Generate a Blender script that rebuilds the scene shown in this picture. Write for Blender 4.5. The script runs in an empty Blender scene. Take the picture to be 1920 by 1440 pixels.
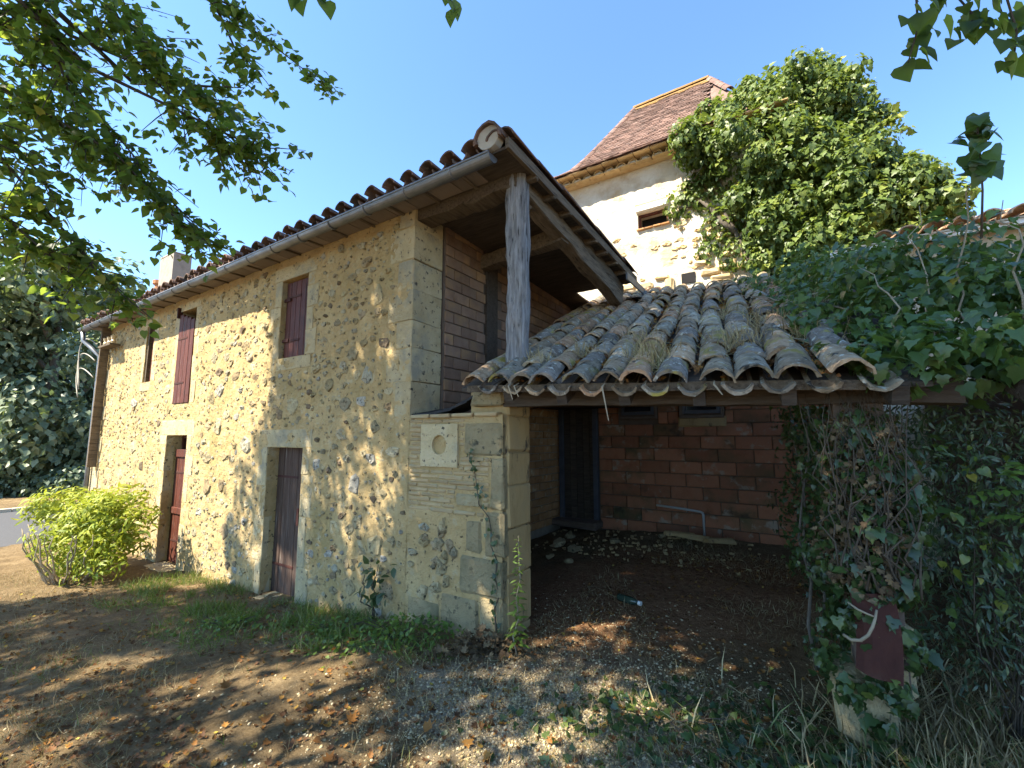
import bpy, bmesh, math, random
import numpy as np
from mathutils import Vector, Matrix, noise as mnoise

random.seed(7)
rng = np.random.default_rng(7)
S = bpy.context.scene
COL = S.collection

# ------------------------------------------------------------------ camera
cd = bpy.data.cameras.new("camera")
cam = bpy.data.objects.new("camera", cd)
COL.objects.link(cam)
cd.sensor_width = 36.0
cd.lens = 825.0 / 1920.0 * 36.0
cd.clip_start = 0.05
cd.clip_end = 3000.0
cam.location = (0, 0, 1.6)
cam.rotation_euler = (math.radians(96.911), 0, 0)
S.camera = cam

# ------------------------------------------------------------------ light
SUN_TO = Vector((-1.06, -0.50, 1.50)).normalized()          # towards the sun
elev = math.asin(SUN_TO.z)
azim = math.atan2(SUN_TO.x, SUN_TO.y)
world = bpy.data.worlds.new("World")
S.world = world
world.use_nodes = True
wn = world.node_tree.nodes
wl = world.node_tree.links
wn.clear()
sky = wn.new("ShaderNodeTexSky")
sky.sky_type = 'NISHITA'
sky.sun_disc = False
sky.sun_elevation = elev
sky.sun_rotation = azim
sky.altitude = 60
sky.air_density = 0.85
sky.dust_density = 0.15
sky.ozone_density = 2.2
bg = wn.new("ShaderNodeBackground")
bg.inputs["Strength"].default_value = 0.13
wo = wn.new("ShaderNodeOutputWorld")
wb = wn.new("ShaderNodeMix")            # the camera's white balance on the blue of the sky
wb.data_type = 'RGBA'
wb.blend_type = 'MULTIPLY'
wb.inputs[0].default_value = 1.0
wb.inputs[7].default_value = (0.75, 0.90, 1.0, 1)
wl.new(sky.outputs[0], wb.inputs[6])
wl.new(wb.outputs[2], bg.inputs[0])
wl.new(bg.outputs[0], wo.inputs[0])

ld = bpy.data.lights.new("sun", 'SUN')
ld.energy = 5.0
ld.angle = math.radians(0.53)
ld.color = (1.0, 0.91, 0.74)
sun = bpy.data.objects.new("sun", ld)
COL.objects.link(sun)
sun.location = (-10, -8, 20)
sun.rotation_euler = SUN_TO.to_track_quat('Z', 'Y').to_euler()

S.view_settings.view_transform = 'Standard'
S.view_settings.look = 'None'
S.view_settings.gamma = 1.0
S.view_settings.exposure = 1.95
S.view_settings.use_curve_mapping = False
S.render.engine = 'CYCLES'
S.cycles.max_bounces = 8
S.cycles.use_denoising = True

# ------------------------------------------------------------------ frame of the house
O = Vector((-0.0628, 3.6729, 0.0))
AX = Vector((0.83873, -0.54455, 0.0))      # along the long wall, to the right
BX = Vector((0.54455, 0.83873, 0.0))       # into the house
HM = Matrix(((AX.x, BX.x, 0, O.x), (AX.y, BX.y, 0, O.y), (0, 0, 1, 0), (0, 0, 0, 1)))
HR = math.atan2(AX.y, AX.x)


def H(s, w, z):
    return O + AX * s + BX * w + Vector((0, 0, z))


def inv_h(x, y):
    dx, dy = x - O.x, y - O.y
    return dx * AX.x + dy * AX.y, dx * BX.x + dy * BX.y


# ------------------------------------------------------------------ materials
def ramp(nt, stops):
    r = nt.nodes.new("ShaderNodeValToRGB")
    el = r.color_ramp.elements
    while len(el) > 1:
        el.remove(el[-1])
    el[0].position, el[0].color = stops[0][0], (*stops[0][1], 1)
    for p, c in stops[1:]:
        e = el.new(p)
        e.color = (*c, 1)
    return r


def coords(nt, rnd=True, stretch=(1, 1, 1), which="Object"):
    tc = nt.nodes.new("ShaderNodeTexCoord")
    mp = nt.nodes.new("ShaderNodeMapping")
    mp.inputs["Scale"].default_value = stretch
    nt.links.new(tc.outputs[which], mp.inputs["Vector"])
    if not rnd:
        return mp.outputs[0]
    oi = nt.nodes.new("ShaderNodeObjectInfo")
    m = nt.nodes.new("ShaderNodeMath")
    m.operation = 'MULTIPLY'
    m.inputs[1].default_value = 57.0
    nt.links.new(oi.outputs["Random"], m.inputs[0])
    a = nt.nodes.new("ShaderNodeVectorMath")
    a.operation = 'ADD'
    nt.links.new(mp.outputs[0], a.inputs[0])
    nt.links.new(m.outputs[0], a.inputs[1])
    return a.outputs[0]


def noise_tex(nt, vec, scale, detail=6, rough=0.6):
    n = nt.nodes.new("ShaderNodeTexNoise")
    n.inputs["Scale"].default_value = scale
    n.inputs["Detail"].default_value = detail
    n.inputs["Roughness"].default_value = rough
    nt.links.new(vec, n.inputs["Vector"])
    return n.outputs["Fac"]


def mixc(nt, fac, a, b):
    m = nt.nodes.new("ShaderNodeMix")
    m.data_type = 'RGBA'
    if isinstance(fac, float):
        m.inputs[0].default_value = fac
    else:
        nt.links.new(fac, m.inputs[0])
    for sock, v in ((m.inputs[6], a), (m.inputs[7], b)):
        if isinstance(v, tuple):
            sock.default_value = (*v, 1)
        else:
            nt.links.new(v, sock)
    return m.outputs[2]


def maprange(nt, v, lo, hi, a=0.0, b=1.0):
    m = nt.nodes.new("ShaderNodeMapRange")
    nt.links.new(v, m.inputs[0])
    m.inputs[1].default_value, m.inputs[2].default_value = lo, hi
    m.inputs[3].default_value, m.inputs[4].default_value = a, b
    return m.outputs[0]


MATS = {}


def mat(name, cols, scale=4.0, detail=7, rough=0.9, bump=0.4, bscale=45.0, bdist=0.01, vary=0.25, rnd=True,
        spots=(), stretch=(1, 1, 1), metal=0.0, tint=None, spec=0.25, which="Object"):
    """noise ramp + patches of other colours + relief; vary = brightness change from piece to piece;
    tint = ramp picked per piece"""
    m = bpy.data.materials.new(name)
    m.use_nodes = True
    nt = m.node_tree
    b = nt.nodes["Principled BSDF"]
    v = coords(nt, rnd, stretch, which)
    f = noise_tex(nt, v, scale, detail, 0.65)
    n = len(cols)
    stops = [(0.28 + 0.44 * i / max(1, n - 1), c) for i, c in enumerate(cols)]
    c = ramp(nt, stops)
    nt.links.new(f, c.inputs[0])
    out = c.outputs[0]
    oi = nt.nodes.new("ShaderNodeObjectInfo")
    if tint:
        tr = ramp(nt, [((i + 0.0) / len(tint), t) for i, t in enumerate(tint)])
        tr.color_ramp.interpolation = 'CONSTANT'
        nt.links.new(oi.outputs["Random"], tr.inputs[0])
        mm = nt.nodes.new("ShaderNodeMix")
        mm.data_type = 'RGBA'
        mm.blend_type = 'MULTIPLY'
        mm.inputs[0].default_value = 1.0
        nt.links.new(out, mm.inputs[6])
        nt.links.new(tr.outputs[0], mm.inputs[7])
        out = mm.outputs[2]
    for (sc, scl, lo, hi) in spots:
        sf = noise_tex(nt, v, scl, 5, 0.6)
        out = mixc(nt, maprange(nt, sf, lo, hi), out, sc)
    if vary > 0 and rnd:
        r2 = nt.nodes.new("ShaderNodeMath")
        r2.operation = 'MULTIPLY'
        r2.inputs[1].default_value = 7.31
        nt.links.new(oi.outputs["Random"], r2.inputs[0])
        r3 = nt.nodes.new("ShaderNodeMath")
        r3.operation = 'FRACT'
        nt.links.new(r2.outputs[0], r3.inputs[0])
        val = maprange(nt, r3.outputs[0], 0, 1, 1 - vary, 1 + vary)
        hs = nt.nodes.new("ShaderNodeHueSaturation")
        nt.links.new(val, hs.inputs["Value"])
        nt.links.new(out, hs.inputs["Color"])
        out = hs.outputs[0]
    nt.links.new(out, b.inputs["Base Color"])
    b.inputs["Roughness"].default_value = rough
    b.inputs["Metallic"].default_value = metal
    b.inputs["Specular IOR Level"].default_value = spec
    if bump > 0:
        bf = noise_tex(nt, v, bscale, 8, 0.7)
        bn = nt.nodes.new("ShaderNodeBump")
        bn.inputs["Strength"].default_value = bump
        bn.inputs["Distance"].default_value = bdist
        nt.links.new(bf, bn.inputs["Height"])
        nt.links.new(bn.outputs[0], b.inputs["Normal"])
    MATS[name] = m
    return m


def leaf_mat(name, stops, trans=0.35, rough=0.45, spec=0.35, tcol=(0.30, 0.42, 0.04)):
    """leaf colour by the per-leaf value 'var' (joined leaves) or by object"""
    m = bpy.data.materials.new(name)
    m.use_nodes = True
    nt = m.node_tree
    b = nt.nodes["Principled BSDF"]
    at = nt.nodes.new("ShaderNodeAttribute")
    at.attribute_name = "var"
    c = ramp(nt, stops)
    nt.links.new(at.outputs["Fac"], c.inputs[0])
    tc = nt.nodes.new("ShaderNodeTexCoord")
    nz = noise_tex(nt, tc.outputs["Object"], 55.0, 3, 0.5)
    hs = nt.nodes.new("ShaderNodeHueSaturation")
    nt.links.new(maprange(nt, nz, 0.3, 0.7, 0.72, 1.28), hs.inputs["Value"])
    nt.links.new(c.outputs[0], hs.inputs["Color"])
    nt.links.new(hs.outputs[0], b.inputs["Base Color"])
    b.inputs["Roughness"].default_value = rough
    b.inputs["Specular IOR Level"].default_value = spec
    t = nt.nodes.new("ShaderNodeBsdfTranslucent")
    mx = nt.nodes.new("ShaderNodeMix")
    mx.data_type = 'RGBA'
    mx.blend_type = 'MULTIPLY'
    mx.inputs[0].default_value = 0.0
    nt.links.new(mixc(nt, 0.55, hs.outputs[0], tcol), t.inputs["Color"])
    sh = nt.nodes.new("ShaderNodeMixShader")
    sh.inputs[0].default_value = trans
    nt.links.new(b.outputs[0], sh.inputs[1])
    nt.links.new(t.outputs[0], sh.inputs[2])
    nt.links.new(sh.outputs[0], nt.nodes["Material Output"].inputs[0])
    MATS[name] = m
    return m


mat("mortar", [(.34, .24, .10), (.45, .32, .15), (.53, .40, .20)], scale=2.6, detail=10, bump=1.0, bscale=17, bdist=.035, rnd=False,
    spots=[((.34, .245, .10), 1.1, .52, .70), ((.44, .375, .24), 7, .58, .70), ((.10, .075, .04), 19, .60, .67), ((.17, .12, .065), 8, .62, .72)])
mat("rubble", [(.6, .6, .6), (1, 1, 1), (1.2, 1.2, 1.2)], scale=16, bump=1.0, bscale=45, bdist=.02, vary=.25,
    tint=[(.36, .285, .15), (.33, .26, .14), (.43, .37, .24), (.22, .16, .09), (.38, .345, .25), (.28, .21, .115), (.40, .32, .18), (.36, .29, .165),
          (.36, .33, .27), (.41, .33, .19), (.38, .29, .17), (.42, .35, .22), (.17, .125, .08), (.35, .29, .18)],
    spots=[((.07, .055, .035), 22, .56, .66)])
mat("limestone", [(.40, .305, .16), (.48, .38, .215), (.54, .44, .27)], scale=5, bump=1.0, bscale=34, bdist=.02, vary=.10,
    spots=[((.07, .06, .045), 18, .59, .66), ((.33, .29, .20), 4, .50, .66)])
mat("old_block", [(.29, .22, .12), (.38, .30, .165), (.45, .365, .215)], scale=6, bump=1.0, bscale=30, bdist=.035, vary=.14,
    spots=[((.08, .075, .05), 15, .58, .68), ((.24, .20, .11), 3.0, .52, .66)])
mat("thin_brick", [(.30, .21, .105), (.38, .28, .15), (.34, .24, .13)], scale=8, bump=0.7, bscale=50, vary=.16,
    spots=[((.36, .29, .17), 5, .52, .64)])
mat("warm_stone", [(.30, .20, .09), (.40, .28, .13), (.34, .25, .13)], scale=4, bump=0.8, bscale=40, vary=.1,
    stretch=(1, 1, .4), spots=[((.07, .055, .04), 9, .58, .68)])
mat("orange_brick", [(.32, .15, .06), (.40, .21, .09), (.36, .22, .12)], scale=7, bump=0.7, bscale=45, vary=.2,
    spots=[((.45, .36, .22), 5, .58, .68)])
mat("hollow_brick", [(.23, .088, .045), (.31, .13, .07), (.26, .12, .068)], scale=6, bump=0.5, bscale=50, vary=.22,
    spots=[((.10, .085, .04), 1.3, .50, .68), ((.30, .23, .17), 5, .58, .66), ((.05, .03, .022), 2.6, .60, .72)])
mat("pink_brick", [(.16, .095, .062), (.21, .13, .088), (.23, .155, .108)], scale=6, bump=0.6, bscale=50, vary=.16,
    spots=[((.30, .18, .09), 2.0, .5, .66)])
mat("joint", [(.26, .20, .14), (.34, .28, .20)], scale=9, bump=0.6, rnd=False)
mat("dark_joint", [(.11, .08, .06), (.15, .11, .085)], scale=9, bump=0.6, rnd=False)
mat("old_tile", [(.10, .083, .066), (.22, .182, .135), (.34, .295, .23), (.16, .127, .095)], scale=9, bump=0.8, bscale=55, vary=.28,
    tint=[(1, 1, 1), (1.05, .95, .82), (.85, .83, .82), (1.2, .95, .75), (1, 1, .95), (.62, .62, .66), (1.1, .95, .80), (1.25, .88, .66)],
    spots=[((.035, .033, .03), 13, .58, .66), ((.42, .42, .36), 22, .59, .65), ((.30, .24, .06), 5, .57, .67)])
mat("eave_tile", [(.13, .078, .056), (.18, .11, .08), (.10, .072, .062)], scale=7, bump=0.6, bscale=45, vary=.3,
    spots=[((.06, .055, .05), 6, .50, .66), ((.38, .32, .24), 14, .64, .70)])
mat("shingle_tile", [(.13, .078, .062), (.19, .118, .094), (.25, .17, .14)], scale=8, bump=0.5, bscale=45, vary=.32,
    spots=[((.12, .09, .08), 7, .56, .70), ((.36, .31, .24), 12, .66, .72)])
mat("lichen_tile", [(.17, .115, .07), (.27, .155, .05), (.30, .18, .06)], scale=9, bump=0.6, bscale=45, vary=.2,
    spots=[((.20, .14, .10), 7, .60, .70)])
mat("genoise_tile", [(.40, .25, .12), (.52, .37, .19), (.58, .44, .25)], scale=9, bump=0.5, bscale=45, vary=.25)
mat("lime_render", [(.54, .46, .34), (.66, .59, .47), (.74, .69, .58)], scale=2.5, bump=1.0, bscale=16, bdist=.03, rnd=False,
    spots=[((.50, .38, .24), 1.5, .52, .66), ((.38, .30, .20), 9, .66, .74)])
mat("grey_render", [(.42, .38, .32), (.50, .46, .40)], scale=4, bump=.6, bscale=30, rnd=False, spots=[((.32, .29, .25), 3, .55, .7)])
mat("rubble_ochre", [(.44, .30, .14), (.52, .38, .20), (.48, .40, .28)], scale=5, bump=.8, bscale=40, vary=.25)
mat("zinc", [(.15, .16, .18), (.21, .22, .24), (.26, .27, .29)], scale=6, rough=.5, metal=.75, bump=.08, bscale=20, rnd=False)
mat("white_metal", [(.66, .65, .62), (.74, .73, .70)], scale=5, rough=.6, bump=.1, rnd=False)
mat("grey_timber", [(.09, .088, .088), (.24, .235, .235), (.40, .395, .39)], scale=7, stretch=(5, 5, .45), bump=1.0, bscale=14, bdist=.03, rnd=False, rough=.85,
    spots=[((.03, .028, .028), 10, .56, .66)])
mat("brown_timber", [(.07, .052, .036), (.13, .098, .066), (.18, .14, .10)], scale=7, stretch=(5, .6, 5), bump=.8, bscale=16, bdist=.02, vary=.2,
    spots=[((.05, .035, .025), 6, .56, .68)])
mat("dark_timber", [(.035, .027, .02), (.065, .05, .038), (.09, .07, .055)], scale=7, stretch=(.6, 5, 5), bump=.8, bscale=16, vary=.2)
mat("soffit_board", [(.17, .135, .11), (.225, .18, .15), (.20, .16, .13)], scale=5, stretch=(3, .5, 3), bump=.4, vary=.2)
mat("red_paint", [(.055, .015, .010), (.090, .024, .014), (.13, .038, .022)], scale=5, stretch=(6, 6, .6), bump=.5, bscale=18, vary=.14, rough=.65,
    spots=[((.16, .11, .09), 9, .60, .68), ((.03, .018, .014), 4, .56, .70)])
mat("door_board", [(.05, .03, .022), (.085, .052, .038), (.125, .09, .07)], scale=5, stretch=(7, 7, .5), bump=.8, bscale=16, vary=.18,
    spots=[((.24, .21, .18), 3, .60, .75)])
mat("black_void", [(.012, .011, .012), (.02, .018, .018)], scale=3, bump=0, rnd=False)  # near-black: the shade of rooms and holes put into the colour
mat("black_felt", [(.012, .012, .014), (.03, .028, .028)], scale=6, bump=.5, rnd=False, rough=.7)
mat("frame_blue", [(.05, .055, .07), (.09, .095, .11)], scale=6, bump=.2, vary=.1, rough=.5)
mat("pvc", [(.36, .36, .35), (.44, .44, .42)], scale=6, bump=.05, vary=.05, rough=.4)
mat("rust", [(.035, .012, .010), (.055, .018, .013), (.075, .028, .018)], scale=5, bump=.5, bscale=40, rnd=False, rough=.8, spots=[((.05, .025, .02), 4, .55, .7)])
mat("chimney_render", [(.22, .20, .17), (.31, .28, .24), (.26, .235, .20)], scale=6, bump=.8, bscale=25, rnd=False, spots=[((.25, .22, .18), 4, .56, .7)])
mat("terracotta", [(.40, .17, .08), (.48, .24, .12)], scale=6, bump=.3, vary=.2)
mat("bark", [(.06, .05, .04), (.12, .10, .08), (.16, .14, .11)], scale=9, stretch=(3, 3, .6), bump=1.0, bscale=20, bdist=.02, rnd=False)
mat("twig", [(.045, .035, .025), (.09, .07, .05)], scale=9, bump=.3, rnd=False)
mat("dry_twig", [(.26, .21, .14), (.36, .30, .21)], scale=9, bump=.3, vary=.2)
mat("cable", [(.30, .27, .22), (.36, .33, .28)], scale=9, bump=0, rnd=False, rough=.6)
mat("porcelain", [(.55, .42, .25), (.60, .48, .30)], scale=9, bump=0, rnd=False, rough=.35)
mat("bottle_green", [(.025, .045, .03), (.04, .06, .042)], scale=9, bump=0, rnd=False, rough=.12, spec=.6)
mat("asphalt", [(.06, .06, .063), (.085, .085, .088)], scale=30, bump=.3, bscale=120, rnd=False)
mat("pebble", [(.8, .8, .8), (1, 1, 1), (1.1, 1.1, 1.1)], scale=30, bump=.3, vary=.2,
    tint=[(.40, .36, .28), (.46, .42, .34), (.34, .30, .24), (.50, .47, .40), (.30, .25, .19)])
mat("pale_wall", [(.42, .36, .27), (.50, .44, .34)], scale=3, bump=.6, bscale=20, rnd=False)
mat("glass_dark", [(.015, .017, .022), (.02, .022, .028)], scale=3, bump=0, rnd=False, rough=.08, spec=.5)

leaf_mat("linden_leaf", [(0, (.026, .055, .016)), (.5, (.055, .095, .022)), (.74, (.11, .15, .03)), (.88, (.24, .23, .035)), (1, (.34, .25, .04))], trans=.60, tcol=(.38, .50, .05))
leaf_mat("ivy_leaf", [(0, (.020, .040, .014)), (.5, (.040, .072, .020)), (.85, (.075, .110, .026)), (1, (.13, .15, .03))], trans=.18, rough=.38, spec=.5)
leaf_mat("ivy_sunlit_leaf", [(0, (.042, .072, .020)), (.5, (.105, .150, .034)), (.85, (.20, .23, .045)), (1, (.30, .28, .06))], trans=.25, rough=.45, spec=.28)  # paler copy of the ivy leaf, with sunshine put into its colour
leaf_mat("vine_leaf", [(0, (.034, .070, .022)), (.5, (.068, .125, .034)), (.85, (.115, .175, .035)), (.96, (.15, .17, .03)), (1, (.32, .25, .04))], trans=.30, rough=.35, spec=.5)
leaf_mat("shrub_leaf", [(0, (.030, .050, .030)), (.6, (.065, .10, .055)), (1, (.12, .15, .06))], trans=.22, rough=.4, spec=.5)
leaf_mat("bush_leaf", [(0, (.13, .19, .018)), (.5, (.25, .29, .022)), (1, (.40, .38, .04))], trans=.35, rough=.5, tcol=(.45, .5, .05))
leaf_mat("ash_leaf", [(0, (.07, .10, .06)), (.5, (.15, .19, .11)), (1, (.27, .30, .18))], trans=.2, rough=.5)
leaf_mat("weed_leaf", [(0, (.05, .095, .022)), (.5, (.10, .17, .032)), (1, (.19, .25, .05))], trans=.35)
leaf_mat("green_blade", [(0, (.05, .10, .018)), (.5, (.10, .16, .03)), (.8, (.17, .20, .05)), (1, (.32, .28, .13))], trans=.3)
leaf_mat("dry_blade", [(0, (.14, .10, .045)), (.5, (.29, .22, .11)), (.85, (.42, .34, .18)), (1, (.15, .17, .05))], trans=.2, tcol=(.4, .3, .1))
leaf_mat("litter_leaf", [(0, (.07, .035, .018)), (.4, (.14, .065, .025)), (.75, (.27, .12, .03)), (.92, (.36, .19, .04)), (1, (.42, .34, .07))], trans=.15, rough=.7, spec=.2, tcol=(.5, .25, .05))
leaf_mat("dead_ivy", [(0, (.06, .04, .024)), (.5, (.12, .082, .046)), (1, (.22, .155, .085))], trans=.1, rough=.8, spec=.1, tcol=(.3, .2, .1))

# ------------------------------------------------------------------ mesh helpers


def link(name, me, parent=None, m=None):
    o = bpy.data.objects.new(name, me)
    COL.objects.link(o)
    if parent is not None:
        o.parent = parent
    if m is not None and me is not None and not me.materials:
        me.materials.append(MATS[m])
    return o


def tag(o, label=None, cat=None, group=None, kind=None):
    if label:
        o["label"] = label
    if cat:
        o["category"] = cat
    if group:
        o["group"] = group
    if kind:
        o["kind"] = kind
    return o


def thing(name, label, cat, house=True, loc=None, rotz=0.0, group=None):
    o = bpy.data.objects.new(name, None)
    COL.objects.link(o)
    o.empty_display_size = 0.2
    if house:
        o.location = O
        o.rotation_euler = (0, 0, HR)
    if loc is not None:
        o.location = loc
        o.rotation_euler = (0, 0, rotz)
    return tag(o, label, cat, group)


class MB:
    def __init__(self):
        self.v, self.f = [], []

    def add(self, vs, fs):
        n = len(self.v)
        self.v += [tuple(p) for p in vs]
        self.f += [tuple(i + n for i in q) for q in fs]
        return self

    def box(self, x0, x1, y0, y1, z0, z1):
        return self.add([(x0, y0, z0), (x1, y0, z0), (x1, y1, z0), (x0, y1, z0), (x0, y0, z1), (x1, y0, z1), (x1, y1, z1), (x0, y1, z1)],
                        [(0, 3, 2, 1), (4, 5, 6, 7), (0, 1, 5, 4), (1, 2, 6, 5), (2, 3, 7, 6), (3, 0, 4, 7)])

    def tube(self, pts, radii, n=8, cap=True):
        pts = [Vector(p) for p in pts]
        if not hasattr(radii, '__len__'):
            radii = [radii] * len(pts)
        base = len(self.v)
        prev = None
        for i, p in enumerate(pts):
            d = (pts[min(i + 1, len(pts) - 1)] - pts[max(i - 1, 0)])
            d = d.normalized() if d.length > 1e-9 else Vector((0, 0, 1))
            if prev is None:
                up = Vector((0, 0, 1)) if abs(d.z) < .9 else Vector((1, 0, 0))
                a = d.cross(up).normalized()
            else:
                a = (prev - d * prev.dot(d)).normalized()
            prev = a
            b = d.cross(a)
            for k in range(n):
                t = 2 * math.pi * k / n
                self.v.append(tuple(p + (a * math.cos(t) + b * math.sin(t)) * radii[i]))
        for i in range(len(pts) - 1):
            for k in range(n):
                k2 = (k + 1) % n
                self.f.append((base + i * n + k, base + i * n + k2, base + (i + 1) * n + k2, base + (i + 1) * n + k))
        if cap:
            self.f.append(tuple(base + k for k in range(n))[::-1])
            self.f.append(tuple(base + (len(pts) - 1) * n + k for k in range(n)))
        return self

    def build(self, name, m, parent=None, smooth=False):
        me = bpy.data.meshes.new(name)
        me.from_pydata(self.v, [], self.f)
        if smooth:
            me.polygons.foreach_set("use_smooth", [True] * len(me.polygons))
        me.update()
        return link(name, me, parent, m)

    def mesh(self, name, m, smooth=False):
        me = bpy.data.meshes.new(name)
        me.from_pydata(self.v, [], self.f)
        if smooth:
            me.polygons.foreach_set("use_smooth", [True] * len(me.polygons))
        me.materials.append(MATS[m])
        me.update()
        return me


def rough_box_geo(dx, dy, dz, ch, jit, rnd):
    """box with worn, chamfered edges: 24 corners, 44 triangles"""
    hx, hy, hz = dx / 2, dy / 2, dz / 2
    h = (hx, hy, hz)
    vs, idx = [], {}
    for sx in (-1, 1):
        for sy in (-1, 1):
            for sz in (-1, 1):
                for a in range(3):
                    s = (sx, sy, sz)
                    p = [s[k] * (h[k] - (0 if k == a else min(ch, h[k] * .6) * (0.6 + 0.8 * rnd.random()))) for k in range(3)]
                    p = [p[k] + jit * (rnd.random() - .5) for k in range(3)]
                    idx[(sx, sy, sz, a)] = len(vs)
                    vs.append(tuple(p))
    fs = []
    for a in range(3):
        b, c = (a + 1) % 3, (a + 2) % 3
        for s in (-1, 1):
            q = []
            for (sb, sc) in ((-1, -1), (1, -1), (1, 1), (-1, 1)):
                t = [0, 0, 0]
                t[a], t[b], t[c] = s, sb, sc
                q.append(idx[(*t, a)])
            fs.append(tuple(q if s > 0 else q[::-1]))
        for sb in (-1, 1):
            for sc in (-1, 1):
                t0, t1 = [0, 0, 0], [0, 0, 0]
                t0[a], t1[a] = -1, 1
                t0[b] = t1[b] = sb
                t0[c] = t1[c] = sc
                q = (idx[(*t0, b)], idx[(*t1, b)], idx[(*t1, c)], idx[(*t0, c)])
                fs.append(q if sb * sc > 0 else q[::-1])
    for sx in (-1, 1):
        for sy in (-1, 1):
            for sz in (-1, 1):
                q = tuple(idx[(sx, sy, sz, a)] for a in range(3))
                fs.append(q if sx * sy * sz > 0 else q[::-1])
    return vs, fs


PIECE = {}
rnd2 = random.Random(11)


def piece(name, m, parent, c, d, ch=0.012, jit=0.006, rotz=0.0, tilt=0.0):
    """one worn block; alike blocks share their mesh"""
    key = (m, round(d[0], 1 if d[0] > .3 else 2), round(d[1], 2), round(d[2], 2), ch, jit)
    pool = PIECE.setdefault(key, [])
    if len(pool) < 3:
        vs, fs = rough_box_geo(*d, ch, jit, rnd2)
        me = bpy.data.meshes.new(name)
        me.from_pydata(vs, [], fs)
        me.materials.append(MATS[m])
        pool.append((me, d))
        me, d0 = pool[-1]
    else:
        me, d0 = rnd2.choice(pool)
    o = link(name, me, parent)
    o.location = c
    o.rotation_euler = (0, tilt, rotz)
    o.scale = (d[0] / d0[0], d[1] / d0[1], d[2] / d0[2])
    return o


def fast_mesh(name, verts, loops, sizes, m=None, smooth=False, var=None):
    me = bpy.data.meshes.new(name)
    nv, nl, npoly = len(verts), len(loops), len(sizes)
    me.vertices.add(nv)
    me.loops.add(nl)
    me.polygons.add(npoly)
    me.vertices.foreach_set("co", np.asarray(verts, np.float32).ravel())
    me.loops.foreach_set("vertex_index", np.asarray(loops, np.int32).ravel())
    st = np.concatenate([[0], np.cumsum(sizes)[:-1]]).astype(np.int32)
    me.polygons.foreach_set("loop_start", st)
    if smooth:
        me.polygons.foreach_set("use_smooth", np.ones(npoly, bool))
    me.update(calc_edges=True)
    if var is not None:
        at = me.attributes.new("var", 'FLOAT', 'FACE')
        at.data.foreach_set("value", np.asarray(var, np.float32))
    if m:
        me.materials.append(MATS[m])
    return me


def sym(pts):
    return pts + [(-x, y) for x, y in pts[::-1] if abs(x) > 1e-6]


def leaf_template(half, fold=.25, droop=.15, c=(0, .35)):
    out = sym(half)
    vs = [(c[0], c[1], 0.0)] + [(x, y, -abs(x) * -fold - droop * y * y) for x, y in out]
    n = len(out)
    tr = [(0, 1 + i, 1 + (i + 1) % n) for i in range(n)]
    return np.array(vs, np.float32), np.array(tr, np.int32)


T_IVY = leaf_template([(0, .04), (.26, -.06), (.50, .14), (.34, .34), (.36, .56), (.17, .66), (0, 1.0)], .2, .2)
T_HEART = leaf_template([(0, .04), (.28, -.05), (.46, .20), (.42, .50), (.22, .80), (0, 1.08)], .22, .25)
T_SIMPLE = leaf_template([(0, 0), (.30, .34), (.20, .72), (0, 1.0)], .25, .2, (0, .45))
T_NARROW = leaf_template([(0, 0), (.13, .35), (.10, .7), (0, 1.0)], .3, .25, (0, .45))
T_DIAM = (np.array([(0, 0, 0), (.38, .45, .08), (0, 1, -.12), (-.38, .45, .08)], np.float32), np.array([(0, 1, 2), (0, 2, 3)], np.int32))
T_BLADE = (np.array([(-.020, 0, 0), (.020, 0, 0), (.017, .55, .05), (-.017, .55, .05), (0, 1, .32)], np.float32),
           np.array([(0, 1, 2), (0, 2, 3), (3, 2, 4)], np.int32))
T_DRY = leaf_template([(0, 0), (.30, -.02), (.52, .22), (.30, .36), (.42, .62), (.14, .62), (0, 1.0)], .45, -.35)


def basis(nrm, updir=None, spin=None):
    """leaf frames: local z = nrm, local y near updir, turned by spin"""
    n = nrm / np.maximum(np.linalg.norm(nrm, axis=1, keepdims=True), 1e-9)
    u = np.tile(np.array([[0., 0., 1.]]), (len(n), 1)) if updir is None else np.array(updir, float)
    u = u + rng.normal(0, 1e-3, u.shape)
    y = u - n * np.sum(u * n, axis=1, keepdims=True)
    y /= np.maximum(np.linalg.norm(y, axis=1, keepdims=True), 1e-9)
    x = np.cross(y, n)
    if spin is not None:
        c, s = np.cos(spin)[:, None], np.sin(spin)[:, None]
        x, y = x * c + y * s, -x * s + y * c
    return x, y, n


def leaves(name, P, X, Y, Z, size, tmpl, m, parent=None, var=None, kind="stuff"):
    tv, tt = tmpl
    N = len(P)
    if N == 0:
        return None
    size = np.broadcast_to(np.asarray(size, float), (N,))
    L = tv[None, :, :] * size[:, None, None]
    V = P[:, None, :] + L[..., 0:1] * X[:, None, :] + L[..., 1:2] * Y[:, None, :] + L[..., 2:3] * Z[:, None, :]
    k = len(tv)
    F = tt[None] + (np.arange(N) * k)[:, None, None]
    if var is None:
        var = rng.random(N)
    me = fast_mesh(name, V.reshape(-1, 3), F.reshape(-1), np.full(N * len(tt), 3), m, var=np.repeat(var, len(tt)))
    o = link(name, me, parent)
    if kind:
        o["kind"] = kind
    return o


LEAFPOOL = {}


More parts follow.
